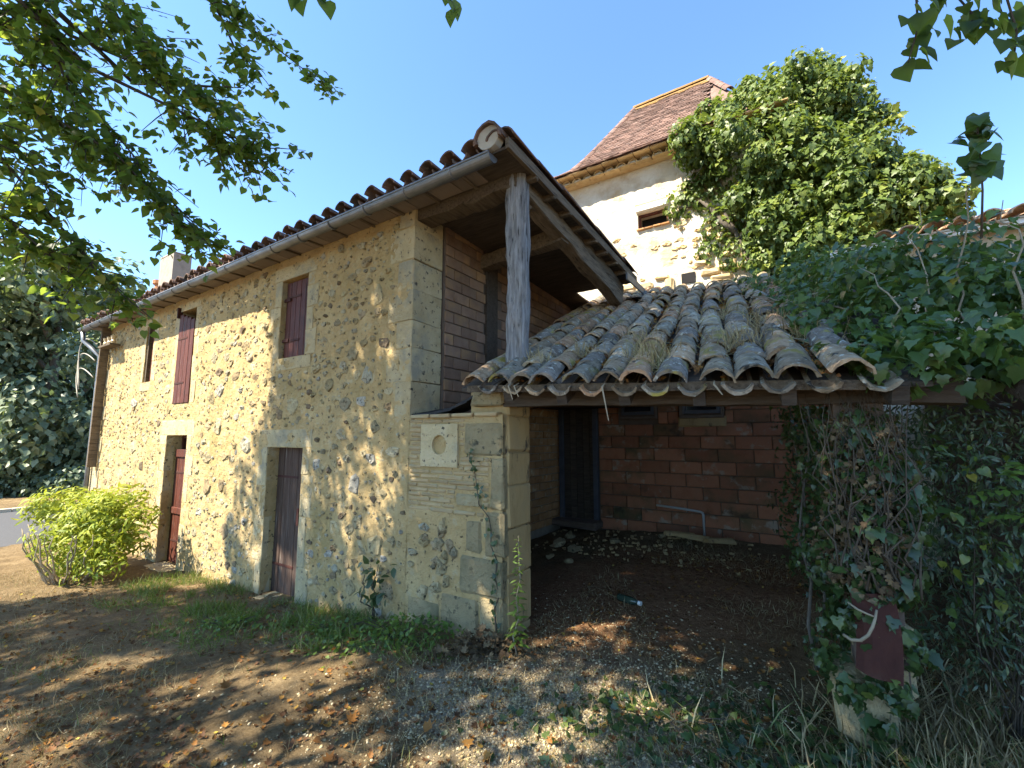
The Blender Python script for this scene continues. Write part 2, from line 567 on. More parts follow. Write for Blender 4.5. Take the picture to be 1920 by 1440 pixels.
def leaf_piece(name, p, x, y, z, size, tmplname, tmpl, m, parent, var):
    """a single large leaf as an object (leaves of a shade share their mesh)"""
    q = min(7, int(var * 8))
    key = (tmplname, m, q)
    if key not in LEAFPOOL:
        tv, tt = tmpl
        LEAFPOOL[key] = fast_mesh("leaf", tv, tt.reshape(-1), np.full(len(tt), 3), m, var=np.full(len(tt), (q + .5) / 8))
    o = link(name, LEAFPOOL[key], parent)
    M = Matrix((( x[0] * size, y[0] * size, z[0] * size, p[0]), (x[1] * size, y[1] * size, z[1] * size, p[1]),
                (x[2] * size, y[2] * size, z[2] * size, p[2]), (0, 0, 0, 1)))
    o.matrix_local = M
    return o


def fbm(x, y, z, o=4):
    return mnoise.fractal(Vector((x, y, z)), 1.0, 2.0, o)


# ------------------------------------------------------------------ ground
def sm(t):
    t = max(0.0, min(1.0, t))
    return t * t * (3 - 2 * t)


def gz0(x, y):
    s, w = inv_h(x, y)
    u = -s
    z = -0.29 * sm((u + .5) / 4.2) - 0.10 * sm((u - 3) / 4.0) - 0.12 * sm((u - 7) / 5)
    if w > 0.3 and -1.9 < s < 3:
        z += .05 * sm((w - .3) / 3)
    if s > 1.5:
        z += .05 * sm((s - 1.5) / 1.5)
    return z


def gz(x, y):
    z = gz0(x, y)
    d = math.hypot(x, y - 3)
    k = 1.0 if d < 12 else 0.0
    return z + k * (0.020 * fbm(x * 1.6, y * 1.6, 3.1) + 0.010 * fbm(x * 7, y * 7, 8.2, 3))


def axis(lo, hi, step, far):
    a = list(np.arange(lo, hi + 1e-6, step))
    st = step
    p = lo
    left = []
    while p > -far:
        st *= 1.25
        p -= st
        left.append(p)
    st = step
    p = hi
    right = []
    while p < far:
        st *= 1.25
        p += st
        right.append(p)
    return left[::-1] + a + right


gx, gy = axis(-9.5, 5.0, .06, 900), axis(.6, 9.0, .06, 900)
gv = [(x, y, gz(x, y)) for y in gy for x in gx]
nx, ny = len(gx), len(gy)
ii = np.arange((nx - 1) * (ny - 1))
ci, cj = ii % (nx - 1), ii // (nx - 1)
q0 = cj * nx + ci
gm = fast_mesh("ground", gv, np.stack([q0, q0 + 1, q0 + nx + 1, q0 + nx], 1).reshape(-1), np.full(len(ii), 4), smooth=True)
ground = link("ground", gm)
tag(ground, "dry trodden lawn and bare earth in front of the old stone house", None, None, "structure")
m = bpy.data.materials.new("earth")
m.use_nodes = True
nt = m.node_tree
b = nt.nodes["Principled BSDF"]
v = coords(nt, False)
c1 = ramp(nt, [(.30, (.11, .07, .034)), (.45, (.20, .135, .066)), (.58, (.30, .21, .11)), (.70, (.40, .30, .165))])
nt.links.new(noise_tex(nt, v, 2.6, 9, .72), c1.inputs[0])
c2 = ramp(nt, [(.35, (.05, .034, .02)), (.55, (.17, .125, .07)), (.7, (.28, .225, .14))])
nt.links.new(noise_tex(nt, v, 38, 6, .75), c2.inputs[0])
out = mixc(nt, .5, c1.outputs[0], c2.outputs[0])
# pale gravel patch before the shed
gp = nt.nodes.new("ShaderNodeNewGeometry")


def patch(cx, cy, r0, r1):
    vm = nt.nodes.new("ShaderNodeVectorMath")
    vm.operation = 'DISTANCE'
    nt.links.new(gp.outputs["Position"], vm.inputs[0])
    vm.inputs[1].default_value = (cx, cy, 0)
    n = noise_tex(nt, v, 2.2, 6, .7)
    ad = nt.nodes.new("ShaderNodeMath")
    ad.operation = 'MULTIPLY_ADD'
    nt.links.new(n, ad.inputs[0])
    ad.inputs[1].default_value = 1.4
    nt.links.new(vm.outputs["Value"], ad.inputs[2])
    return maprange(nt, ad.outputs[0], r0 + .7, r1 + .7, 1, 0)


cg = ramp(nt, [(.35, (.20, .155, .095)), (.52, (.36, .30, .21)), (.68, (.46, .40, .30))])
nt.links.new(noise_tex(nt, v, 55, 5, .7), cg.inputs[0])
out = mixc(nt, patch(.35, 2.75, .3, 1.0), out, cg.outputs[0])
out = mixc(nt, patch(-.25, 2.95, .15, .6), out, cg.outputs[0])
rd = ramp(nt, [(.35, (.19, .085, .042)), (.6, (.32, .175, .09))])
nt.links.new(noise_tex(nt, v, 20, 6, .7), rd.inputs[0])
out = mixc(nt, patch(.75, 4.6, .6, 1.6), out, rd.outputs[0])
out = mixc(nt, patch(2.2, 5.0, .8, 2.0), out, rd.outputs[0])
nt.links.new(out, b.inputs["Base Color"])
b.inputs["Roughness"].default_value = .95
b.inputs["Specular IOR Level"].default_value = .1
bn = nt.nodes.new("ShaderNodeBump")
bn.inputs["Strength"].default_value = .9
bn.inputs["Distance"].default_value = .06
nt.links.new(noise_tex(nt, v, 17, 10, .78), bn.inputs["Height"])
nt.links.new(bn.outputs[0], b.inputs["Normal"])
gm.materials.append(m)

# road beyond the far end of the house
rv, rf = [], []
for i in range(41):
    w = -30 + i * 2.5
    for s in (-16.8, -10.9):
        p = H(s, w, 0)
        rv.append((p.x, p.y, gz0(p.x, p.y) + .012))
    if i:
        k = 2 * i
        rf.append((k - 2, k - 1, k + 1, k))
tag(MB().add(rv, rf).build("road", "asphalt"), "grey asphalt lane passing the far end of the house", None, None, "structure")
mb = MB()
for i in range(30):
    w = -20 + i * 2.5
    p0, p1 = H(-17.1, w, 0), H(-16.85, w + 2.45, 0)
    z = gz0(p0.x, p0.y)
    mb.add([tuple(H(a, ww, z + zz)) for zz in (-.1, .10) for (a, ww) in ((-17.05, w), (-16.85, w), (-16.85, w + 2.48), (-17.05, w + 2.48))],
           [(0, 3, 2, 1), (4, 5, 6, 7), (0, 1, 5, 4), (1, 2, 6, 5), (2, 3, 7, 6), (3, 0, 4, 7)])
tag(mb.build("kerb", "pale_wall"), "low pale kerb along the far side of the lane", None, None, "structure")

# ================================================================== FARMHOUSE
house = thing("farmhouse", "long rubble stone farmhouse with red shutters, eaves gutter and corner post", "house")
HOLES = [(-6.75, -5.98, -.60, 1.635), (-3.61, -2.86, -.60, 1.478), (-3.52, -2.94, 2.60, 3.635), (-6.63, -6.03, 2.145, 3.71), (-8.06, -7.70, 2.60, 3.655)]
S0, S1, Z0, Z1 = -10.4, -1.11, -.65, 3.985


def linspace_with(lo, hi, step, keys):
    ks = sorted(set([lo, hi] + [k for k in keys if lo < k < hi]))
    out = []
    for a, b_ in zip(ks[:-1], ks[1:]):
        n = max(1, int(round((b_ - a) / step)))
        out += [a + (b_ - a) * i / n for i in range(n)]
    return out + [hi]


def relief_wall(name, s0, s1, z0, z1, holes, w0, amp, m, parent, step=.03, seed=0., thick=.42, extra=None):
    xs = linspace_with(s0, s1, step, [k for h in holes for k in h[:2]])
    zs = linspace_with(z0, z1, step, [k for h in holes for k in h[2:]])
    V, F = [], []
    for z in zs:
        for x in xs:
            edge = any(h[0] - 1e-4 <= x <= h[1] + 1e-4 and h[2] - 1e-4 <= z <= h[3] + 1e-4 for h in holes)
            if edge or x in (xs[0], xs[-1]):
                d = 0.0
            else:
                d = amp * (fbm(x * 3.1, seed, z * 3.1, 3) + .8 * fbm(x * 11, seed + 4, z * 11, 3))
                e = fbm(x * 17, seed + 9, z * 17, 2)
                if e > .25:
                    d += amp * 2.2 * (e - .25)
            V.append((x, w0 + d, z))
    n = len(xs)
    for j in range(len(zs) - 1):
        zc = (zs[j] + zs[j + 1]) / 2
        for i in range(n - 1):
            xc = (xs[i] + xs[i + 1]) / 2
            if any(h[0] < xc < h[1] and h[2] < zc < h[3] for h in holes):
                continue
            k = j * n + i
            F.append((k, k + 1, k + n + 1, k + n))
    mb_ = MB()
    mb_.v, mb_.f = V, F
    for h in holes:       # reveals
        a, b_, c, d = h
        r = w0 + thick
        mb_.add([(a, w0, c), (a, r, c), (a, r, d), (a, w0, d)], [(0, 1, 2, 3)])
        mb_.add([(b_, w0, c), (b_, r, c), (b_, r, d), (b_, w0, d)], [(3, 2, 1, 0)])
        mb_.add([(a, w0, d), (b_, w0, d), (b_, r, d), (a, r, d)], [(0, 1, 2, 3)])
        mb_.add([(a, w0, c), (b_, w0, c), (b_, r, c), (a, r, c)], [(3, 2, 1, 0)])
    return mb_.build(name, m, parent, smooth=True)


wall = relief_wall("front_wall", S0, S1, Z0, Z1, HOLES, 0.0, .009, "mortar", house, step=.026)

# surrounds: list of dressed blocks (s0,s1,z0,z1) standing a little proud
blocks = []


def surround(a, b_, c, d, sill=True, lint=.20, jamb=.2, n=4):
    blocks.append((a - jamb * .9, b_ + jamb * .9, d, d + lint))
    for side in (0, 1):
        z = c
        k = side
        while z < d - .02:
            h = min(d - z, (d - c) / n * (0.75 + .5 * random.random()))
            if d - z - h < .12:
                h = d - z
            wd = jamb * (1.15 if k % 2 else .72)
            blocks.append((a - wd, a, z, z + h) if side == 0 else (b_, b_ + wd, z, z + h))
            z += h
            k += 1
    if sill:
        blocks.append((a - jamb * .7, b_ + jamb * .7, c - .16, c))


surround(*HOLES[0][:2], -.45, HOLES[0][3], sill=False, lint=.24, jamb=.24, n=5)
surround(*HOLES[1][:2], -.35, HOLES[1][3], sill=False, lint=.22, jamb=.2, n=4)
surround(*HOLES[2], lint=.19, jamb=.2, n=3)
surround(*HOLES[3], sill=False, lint=.14, jamb=.16, n=4)
surround(*HOLES[4], lint=.13, jamb=.16, n=3)
for (a, b_, c, d) in blocks:
    piece("dressed_stone", "limestone", wall, ((a + b_) / 2, .062, (c + d) / 2), (b_ - a - .002, .132, d - c - .002), ch=.008, jit=.012)
# quoins at the gallery corner, alternating long and short
z, k = 1.80, 0
QB = []
while z < 3.92:
    h = min(.36, .24 + .14 * random.random(), 3.96 - z)
    lng = .36 if k % 2 else .22
    piece("quoin", "limestone", wall, (S1 - lng / 2 + .004, .21, z + h / 2), (lng, .428, h - .002), ch=.008, jit=.012)
    QB.append((S1 - lng, S1, z, z + h))
    z += h
    k += 1
# quoins at the far end
z, k = -.45, 0
while z < 3.85:
    h = min(.42, .28 + .14 * random.random())
    lng = .5 if k % 2 else .3
    piece("quoin", "limestone", wall, (S0 + lng / 2 - .004, .20, z + h / 2), (lng, .428, h - .002), ch=.008, jit=.012)
    QB.append((S0, S0 + lng, z, z + h))
    z += h
    k += 1

# rubble stones showing through the mortar
SOLID = HOLES + blocks + QB


def free(x, z, r):
    return not any(a - r < x < b_ + r and c - r < z < d + r for (a, b_, c, d) in SOLID)


stones = [(-1.33, 1.46, .13, .075), (-1.9, 1.12, .12, .13), (-1.75, 2.25, .10, .11), (-2.4, 2.2, .12, .09), (-1.55, .55, .12, .14),
          (-1.62, 3.1, .10, .13), (-2.2, .62, .10, .10), (-5.0, 1.75, .14, .13), (-5.2, .9, .14, .12), (-4.6, .35, .15, .13), (-1.6, 1.7, .08, .07),
          (-2.15, 1.62, .11, .09), (-4.2, 1.5, .13, .12), (-1.35, .15, .13, .1), (-1.9, .1, .14, .1)]
tries = 0
while len(stones) < 2100 and tries < 60000:
    tries += 1
    x, z = random.uniform(S0 + .1, S1 - .05), random.uniform(-.4, 3.82)
    r = .016 + .05 * random.random() ** 2.0
    if random.random() < .15:
        r = .05 + .07 * random.random()
    if not free(x, z, r * .9):
        continue
    if any((x - a) ** 2 + (z - c) ** 2 < (r * 1.0 + b_ * 1.05) ** 2 for (a, c, b_, d) in stones[-400:]) or \
            any((x - a) ** 2 + (z - c) ** 2 < (r + b_) ** 2 for (a, c, b_, d) in stones[:400]):
        continue
    stones.append((x, z, r * (1 + .5 * random.random()), r * (.7 + .4 * random.random())))


def stone_geo(rx, rz, proud):
    n = random.choice((7, 8, 9))
    ph = random.random() * 6.28
    ang = [ph + 2 * math.pi * (i + .35 * (random.random() - .5)) / n for i in range(n)]
    rad = [.62 + .62 * random.random() for _ in range(n)]
    vs = [(rx * r * math.cos(a), .02, rz * r * math.sin(a)) for a, r in zip(ang, rad)]
    vs += [(rx * r * .82 * math.cos(a), -proud * (.1 + 1.0 * random.random()), rz * r * .82 * math.sin(a)) for a, r in zip(ang, rad)]
    vs += [(rx * r * .4 * math.cos(a), -proud * (.2 + 1.2 * random.random()), rz * r * .4 * math.sin(a)) for a, r in zip(ang, rad)]
    fs = [(i, (i + 1) % n, n + (i + 1) % n, n + i) for i in range(n)]
    fs += [(n + i, n + (i + 1) % n, 2 * n + (i + 1) % n, 2 * n + i) for i in range(n)]
    fs.append(tuple(range(2 * n, 3 * n)))
    return vs, fs


CP = Vector((2.05, -3.05, 1.6))       # the viewer in the frame of the house, for ranking which pieces show largest


def shows(s, w, z, r):
    d2 = (s - CP.x) ** 2 + (w - CP.y) ** 2 + (z - CP.z) ** 2
    return r * r / d2 * abs(w - CP.y) / math.sqrt(d2)


stones.sort(key=lambda t: -shows(t[0], 0, t[1], math.sqrt(t[2] * t[3])))
for (x, z, rx, rz) in stones[:300]:
    vs, fs = stone_geo(rx, rz, .006 + .017 * random.random())
    o = MB().add(vs, fs).build("stone", "rubble", wall)
    o.location = (x, .0, z)
# the others in a few lots of one colour each
for lot in range(14):
    mb = MB()
    for (x, z, rx, rz) in stones[300 + lot::14]:
        vs, fs = stone_geo(rx, rz, .003 + .012 * random.random())
        mb.add([(x + a, b_, z + c) for a, b_, c in vs], fs)
    o = mb.build("small_stones", "rubble", wall)
    o["kind"] = "stuff"

# pale lime wash / core of the wall and the closed sides of the house
mb = MB()
mb.box(S0, -8.2, .42, .5, Z0, 2.5).box(S0, S0 + .4, .44, 4.65, Z0, 3.9)
mb.build("side_wall", "mortar", house)
mb = MB().box(S0 + .4, S1 - .02, .9, .95, Z0, 3.9)  # near-black sheet behind the openings, standing in for the unlit rooms
mb.build("dark_backing", "black_void", house)

# --- doors and shutters
def leaf_door(name, a, b_, c, d, w, nb, m, label=None, slant=0.0, gap=.006, cross=()):
    t = MB()
    t.box(a, b_, w + .035, w + .05, c, d - .05 - abs(slant))
    o = t.build(name, m, house)
    bw = (b_ - a) / nb
    for i in range(nb):
        top = d - slant * (i + .5) / nb + .004 * random.random()
        p = piece("board", m, o, (a + (i + .5) * bw, w + .015, (c + top) / 2), (bw - gap, .032, top - c), ch=.004, jit=.003)
    for (zc, hh) in cross:
        piece("rail", m, o, ((a + b_) / 2, w - .012, zc), (b_ - a - .04, .022, hh), ch=.004, jit=.002)
    if m != "dark_timber":
        for zc in (c + .22 * (d - c), c + .80 * (d - c - abs(slant))):
            MB().box(a + .015, a + .62 * (b_ - a), w - .0075, w + .002, zc - .014, zc + .014).build("strap_hinge", "rust", o)
    if label:
        o["label"] = label
    return o


def frame(name, a, b_, c, d, w, t, m, parent, dep=.06, bottom=True):
    f = MB()
    f.box(a, a + t, w, w + dep, c, d).box(b_ - t, b_, w, w + dep, c, d).box(a + t, b_ - t, w, w + dep, d - t, d)
    if bottom:
        f.box(a + t, b_ - t, w, w + dep, c, c + t)
    return f.build(name, m, parent)


d2 = leaf_door("door", -3.61, -2.86, -.36, 1.478, .14, 5, "door_board", "weathered brown plank door, grey towards its foot")
mb = MB().box(-3.08, -3.04, .10, .13, .55, .75)
mb.build("handle", "rust", d2)
# far door standing ajar, broken at the top
d1 = leaf_door("door", -6.74, -5.99, -.46, 1.40, .15, 5, "red_paint", "dark red plank door with an open gap above it", cross=((1.34, .12), (.42, .1)))
f1 = frame("door_frame", -6.75, -5.98, -.5, 1.635, .22, .05, "red_paint", house, bottom=False)
o = leaf_door("shutter", -3.50, -2.955, 2.61, 3.61, .055, 5, "red_paint", "dark red plank shutter, closed in the near upper window", cross=())
fr = frame("shutter_frame", -3.52, -2.94, 2.60, 3.635, .09, .045, "red_paint", o)
hg = MB().box(-3.55, -3.38, .035, .045, 2.82, 2.86).box(-3.55, -3.38, .035, .045, 3.36, 3.40)
hg.build("hinge", "rust", o)
o = leaf_door("shutter", -6.615, -6.035, 2.15, 3.665, -.015, 4, "red_paint", "tall sunlit red shutter whose top is broken off on a slant", slant=.17)
MB().box(-6.66, -6.62, -.05, .02, 3.60, 3.78).build("hinge", "rust", o)
o = leaf_door("shutter", -8.0, -7.71, 2.61, 3.645, .07, 3, "red_paint", "narrow dark red shutter in the small far window")
MB().box(-8.055, -8.0, .02, .12, 2.61, 3.645).build("jamb_board", "brown_timber", o)
# steps at the doors
piece("door_step", "limestone", house, (-3.2, -.0, -.33), (.66, .34, .08), ch=.02, jit=.02)
piece("door_step", "limestone", house, (-6.3, -.05, -.42), (.7, .3, .07), ch=.02, jit=.02)

# --- low wall with the round hole, and the corner pillar
low = relief_wall("low_wall", S1 - .03, -.02, -.4, 1.79, [], .004, .005, "mortar", house, step=.03, seed=3.3)
mb = MB().box(S1, -.015, .06, .40, -.4, 1.785).box(-.40, -.015, .06, .40, 1.785, 2.0)
mb.build("wall_core", "warm_stone", low)
for i in range(4):
    a = S1 + .05 + i * .26
    piece("coping_brick", "thin_brick", low, (a + .1, .17, 1.797), (.24, .40, .035), ch=.008, jit=.006)
HB = (-.935, -.49, 1.335, 1.72)
BL = [(-.42, -.02, 1.44, 1.73), (-.15, .0, 1.0, 1.43), (-.20, .0, .62, .99), (-.46, .0, .30, .61), (-.40, -.22, .64, .90), (-.24, .0, -.15, .29),
      (-.66, -.25, -.2, .26), (-1.08, -.68, -.2, .16), (-.36, -.01, 1.86, 2.0), (-.52, -.23, 1.0, 1.12)]
for (a, b_, c, d) in BL:
    piece("block", "old_block", low, ((a + b_) / 2, .035, (c + d) / 2), (b_ - a - .01, .10, d - c - .01), ch=.02, jit=.018)
# thin bricks
zz = .93
r = 0
while zz < 1.77:
    hgt = .042
    x = S1 + .03 - (.12 if r % 2 else 0)
    while x < -.03:
        L = .2 + .09 * random.random()
        a, b_ = max(x, S1 + .01), min(x + L, -.02)
        x += L + .012
        if b_ - a < .05:
            continue
        parts_ = [(a, b_)]
        for (p, q, c, d) in BL + [HB]:
            if c - .02 < zz + hgt / 2 < d + .02:
                nw = []
                for (a2, b2) in parts_:
                    if b2 <= p or a2 >= q:
                        nw.append((a2, b2))
                    else:
                        if a2 < p - .05:
                            nw.append((a2, p - .008))
                        if b2 > q + .05:
                            nw.append((q + .008, b2))
                parts_ = nw
        for (a2, b2) in parts_:
            if random.random() < .9:
                piece("brick", "thin_brick", low, ((a2 + b2) / 2, .022 + .008 * random.random(), zz + hgt / 2), (b2 - a2, .06, hgt - .010), ch=.008, jit=.006, tilt=.02 * (random.random() - .5))
    zz += hgt
    r += 1
# stone slab with a round opening, blind behind
a, b_, c, d = HB
hx, hz, hr, hn = -.703, 1.532, .088, 32
vs, fs = [], []
cnt = 32
sq = []
for i in range(cnt):
    t = 2 * math.pi * i / cnt
    dx, dz = math.cos(t), math.sin(t)
    kx = ((b_ - hx) if dx > 0 else (hx - a)) / max(abs(dx), 1e-6)
    kz = ((d - hz) if dz > 0 else (hz - c)) / max(abs(dz), 1e-6)
    kk = min(kx, kz)
    sq.append((hx + dx * kk, hz + dz * kk))
corners = [(b_, d), (a, d), (a, c), (b_, c)]
for cx, cz in corners:       # pull the nearest outline point into each corner
    i = min(range(cnt), key=lambda q: (sq[q][0] - cx) ** 2 + (sq[q][1] - cz) ** 2)
    sq[i] = (cx, cz)
for i in range(cnt):
    t = 2 * math.pi * i / cnt
    vs += [(sq[i][0], .03, sq[i][1]), (sq[i][0], -.022 + .004 * random.random(), sq[i][1]),
           (hx + hr * math.cos(t), -.022, hz + hr * math.sin(t)), (hx + hr * .97 * math.cos(t), .05, hz + hr * .97 * math.sin(t))]
for i in range(cnt):
    p, q = 4 * i, 4 * ((i + 1) % cnt)
    fs += [(p, q, q + 1, p + 1), (p + 1, q + 1, q + 2, p + 2), (p + 2, q + 2, q + 3, p + 3)]
hs_ = MB().add(vs, fs).build("pierced_slab", "limestone", low)
MB().tube([(hx, .045, hz), (hx, .055, hz)], hr, 32).build("hole_shade_fill", "dark_joint", low)  # dark colour stands in for the shade of the deep recess
# rubble in the low part
for i in range(34):
    x, z = random.uniform(S1 + .05, -.5), random.uniform(-.05, .9)
    if any(p - .04 < x < q + .04 and c - .04 < z < d + .04 for (p, q, c, d) in BL):
        continue
    vs, fs = stone_geo(.03 + .05 * random.random(), .03 + .05 * random.random(), .03)
    o = MB().add(vs, fs).build("stone", "rubble", low)
    o.location = (x, .0, z)
# right face of the pillar: tall worn blocks
z = -.25
while z < 1.98:
    h = min(.28 + .25 * random.random(), 2.0 - z)
    piece("block", "warm_stone", low, (-.045, .235, z + h / 2), (.10, .36, h - .01), ch=.015, jit=.014)
    z += h
# black roofing felt stepping down from the shed onto the low wall
mb = MB()
prof = [(-1.1, 1.825), (-.85, 1.83), (-.6, 1.875), (-.42, 1.94), (-.22, 2.03)]
for i in range(len(prof) - 1):
    (x0, z0), (x1, z1) = prof[i], prof[i + 1]
    mb.add([(x0, .02, z0), (x1, .02, z1), (x1, .5, z1 + .1), (x0, .5, z0 + .06), (x0, .02, z0 - .02), (x1, .02, z1 - .03), (x1, .5, z1 + .06), (x0, .5, z0 + .02)],
           [(0, 1, 2, 3), (7, 6, 5, 4), (0, 4, 5, 1), (1, 5, 6, 2), (2, 6, 7, 3), (3, 7, 4, 0)])
mb.build("roofing_felt", "black_felt", low)

# --- gallery: brick side wall behind the quoin, timber stud, corner post, beams
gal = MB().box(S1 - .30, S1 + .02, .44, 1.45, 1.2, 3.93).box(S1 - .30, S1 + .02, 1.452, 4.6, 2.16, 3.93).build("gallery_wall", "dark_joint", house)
zz, r = 1.72, 0
while zz < 3.9:
    h = .125
    y = .455 - (.13 if r % 2 else 0)
    while y < 3.6:
        L = .26
        a, b_ = max(y, .45), min(y + L, 3.6)
        y += L + .012
        if 1.14 < (a + b_) / 2 < 1.42 or b_ - a < .06 or (a > 1.3 and zz < 2.16):
            continue
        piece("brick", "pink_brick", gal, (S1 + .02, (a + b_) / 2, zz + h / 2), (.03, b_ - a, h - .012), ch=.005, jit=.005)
    zz += h
    r += 1
MB().box(S1 - .02, S1 + .06, 1.17, 1.40, 1.6, 3.9).build("stud", "dark_timber", gal)
MB().box(S1 - .1, .3, 4.55, 4.62, 2.6, 3.8).build("back_wall", "dark_joint", gal)
MB().box(S1 - .75, -.1, 1.6, 4.5, 2.12, 2.17).build("gallery_floor", "dark_timber", gal)

# corner post, worn and crooked
pv, pf = [], []
nz_, nr = 44, 16
for j in range(nz_ + 1):
    z = 2.0 + (3.93 - 2.0) * j / nz_
    for i in range(nr):
        t = 2 * math.pi * (i + .5) / nr
        cx, sy = math.cos(t), math.sin(t)
        k = 1 / max(abs(cx), abs(sy)) * (1 - .08 * (abs(cx * sy) * 2) ** 4)
        hw = .102
        x, y = hw * k * cx, hw * .9 * k * sy
        rough_ = .012 * fbm(x * 14, y * 14, z * 3.2, 3) + .010 * fbm(x * 40, y * 40, z * 5, 2)
        groove = fbm(t * 3.2, 5.5, z * .9, 3)
        rough_ -= .024 * max(0, groove - .05)
        if x < -.06:
            rough_ += .012 * fbm(1.7, 2.2, z * 7.5, 3) - .004
        f = 1 + rough_ / hw
        pv.append((x * f, y * f, z))
for j in range(nz_):
    for i in range(nr):
        i2 = (i + 1) % nr
        pf.append((j * nr + i, j * nr + i2, (j + 1) * nr + i2, (j + 1) * nr + i))
po = MB().add(pv, pf).build("corner_post", "grey_timber", house)
po.location = (.055, .12, 0)
po.rotation_euler = (0, 0, math.radians(14))


def beam(name, m, p0, p1, wd, ht, parent=house, jit=.012, n=10):
    p0, p1 = Vector(p0), Vector(p1)
    d = (p1 - p0)
    side = d.cross(Vector((0, 0, 1))).normalized()
    up = side.cross(d).normalized()
    V, F = [], []
    for i in range(n + 1):
        c = p0 + d * (i / n)
        q = random.uniform(-jit, jit)
        ring = [(-1, -1), (-.85, -1.04), (.85, -1.03), (1, -1), (1, 1), (.85, 1.03), (-.85, 1.04), (-1, 1)]
        for (a, b2) in ring:
            V.append(tuple(c + side * (a * wd / 2 + random.uniform(-jit, jit) * .5) + up * (b2 * ht / 2 + q + random.uniform(-jit, jit) * .5)))
    for i in range(n):
        for k in range(8):
            k2 = (k + 1) % 8
            F.append((i * 8 + k, i * 8 + k2, (i + 1) * 8 + k2, (i + 1) * 8 + k))
    F += [tuple(range(8))[::-1], tuple(n * 8 + k for k in range(8))]
    return MB().add(V, F).build(name, m, parent)


beam("wall_plate", "brown_timber", (S1 - .05, .13, 3.89), (.1, .13, 3.88), .2, .15)
beam("cross_beam", "brown_timber", (S1 - .02, 1.15, 3.72), (.1, 1.0, 3.74), .14, .16)
beam("side_beam", "brown_timber", (.05, .06, 3.90), (.05, 2.75, 3.50), .15, .17, jit=.014)
beam("upper_beam", "brown_timber", (.06, 1.2, 3.86), (.07, 2.8, 3.66), .10, .12, jit=.022)
beam("brace", "brown_timber", (.02, .22, 3.76), (.04, .55, 3.83), .08, .07)

# --- main roof: a low plane of canal tiles ending over the gutter; verge at the right end
def roof_z(s, w):
    return 4.02 - .042 * (w + .3)


def canal_tile(r0, r1, L, th=.014, n=7, arc=158, m="old_tile", jit=.0):
    """open half round tile, wide end at y=0"""
    vs = []
    for y, rr in ((0, r0), (L, r1)):
        for q in (0, 1):
            for i in range(n + 1):
                t = math.radians(90 - arc / 2 + arc * i / n)
                r_ = rr - q * th + jit * (random.random() - .5)
                vs.append((r_ * math.cos(t), y + jit * .6 * (random.random() - .5), r_ * math.sin(t) - rr * .25))
    k = n + 1
    fs = []
    for i in range(n):
        fs.append((i, i + 1, 2 * k + i + 1, 2 * k + i))
        fs.append((k + i, 3 * k + i, 3 * k + i + 1, k + i + 1))
        fs.append((i, k + i, k + i + 1, i + 1))
        fs.append((2 * k + i, 2 * k + i + 1, 3 * k + i + 1, 3 * k + i))
    fs += [(0, 2 * k, 3 * k, k), (n, k + n, 3 * k + n, 2 * k + n)]
    return vs, fs


def tile_meshes(m, r0, r1, L, count=5, th=.014, arc=158, jit=.006):
    out = []
    for _ in range(count):
        vs, fs = canal_tile(r0 * (.96 + .08 * random.random()), r1, L, th=th, arc=arc, jit=jit)
        out.append(MB().add(vs, fs).mesh("tile", m, smooth=False))
    return out


def place(me, name, parent, p, ydir, zup, flip=False):
    y = Vector(ydir).normalized()
    x = y.cross(Vector(zup)).normalized()
    z = x.cross(y)
    if flip:
        x, z = -x, -z
    o = link(name, me, parent)
    o.matrix_local = Matrix(((x.x, y.x, z.x, p[0]), (x.y, y.y, z.y, p[1]), (x.z, y.z, z.z, p[2]), (0, 0, 0, 1)))
    return o


deck = MB()
deck.add([(S0 - .35, -.27, roof_z(0, -.27) - .05), (.22, -.27, roof_z(0, -.27) - .05), (.22, 3.0, roof_z(0, 3) - .05), (-.7, 3.0, roof_z(0, 3) - .05),
          (-.7, 4.65, roof_z(0, 4.65) - .05), (S0 - .35, 4.65, roof_z(0, 4.65) - .05)] +
         [(S0 - .35, -.27, roof_z(0, -.27) - .075), (.22, -.27, roof_z(0, -.27) - .075), (.22, 3.0, roof_z(0, 3) - .075), (-.7, 3.0, roof_z(0, 3) - .075),
          (-.7, 4.65, roof_z(0, 4.65) - .075), (S0 - .35, 4.65, roof_z(0, 4.65) - .075)],
         [(0, 1, 2, 3, 4, 5), (11, 10, 9, 8, 7, 6)] + [(i, i + 6, (i + 1) % 6 + 6, (i + 1) % 6) for i in range(6)])
roof = deck.build("roof", "dark_timber", house)
tms = tile_meshes("eave_tile", .088, .074, .46, 6)
NC = 44
PITCH = (0.12 - (S0 - .3)) / (NC - 1)
rest = MB()
for j in range(NC):
    s = .12 - j * PITCH
    for k in range(12):
        w = -.34 + k * .37 + random.uniform(-.02, .02)
        if s > -.75 and w > 2.7:
            continue
        p = (s + random.uniform(-.012, .012), w, roof_z(s, w) + .010 + .006 * random.random())
        if k < 2:
            place(random.choice(tms), "roof_tile", roof, p, (random.uniform(-.03, .03), 1, -.02), (0, 0, 1))
            if j < NC - 1:
                place(random.choice(tms), "channel_tile", roof, (s - PITCH / 2, w + .03, roof_z(s, w) - .012), (0, 1, -.042), (0, 0, 1), flip=True)
        else:
            vs, fs = canal_tile(.10, .082, .46)
            rest.add([(p[0] + a, p[1] + b2, p[2] + c - .042 * b2) for a, b2, c in vs], fs)
o = rest.build("upper_roof_tiles", "eave_tile", roof)
o["kind"] = "stuff"
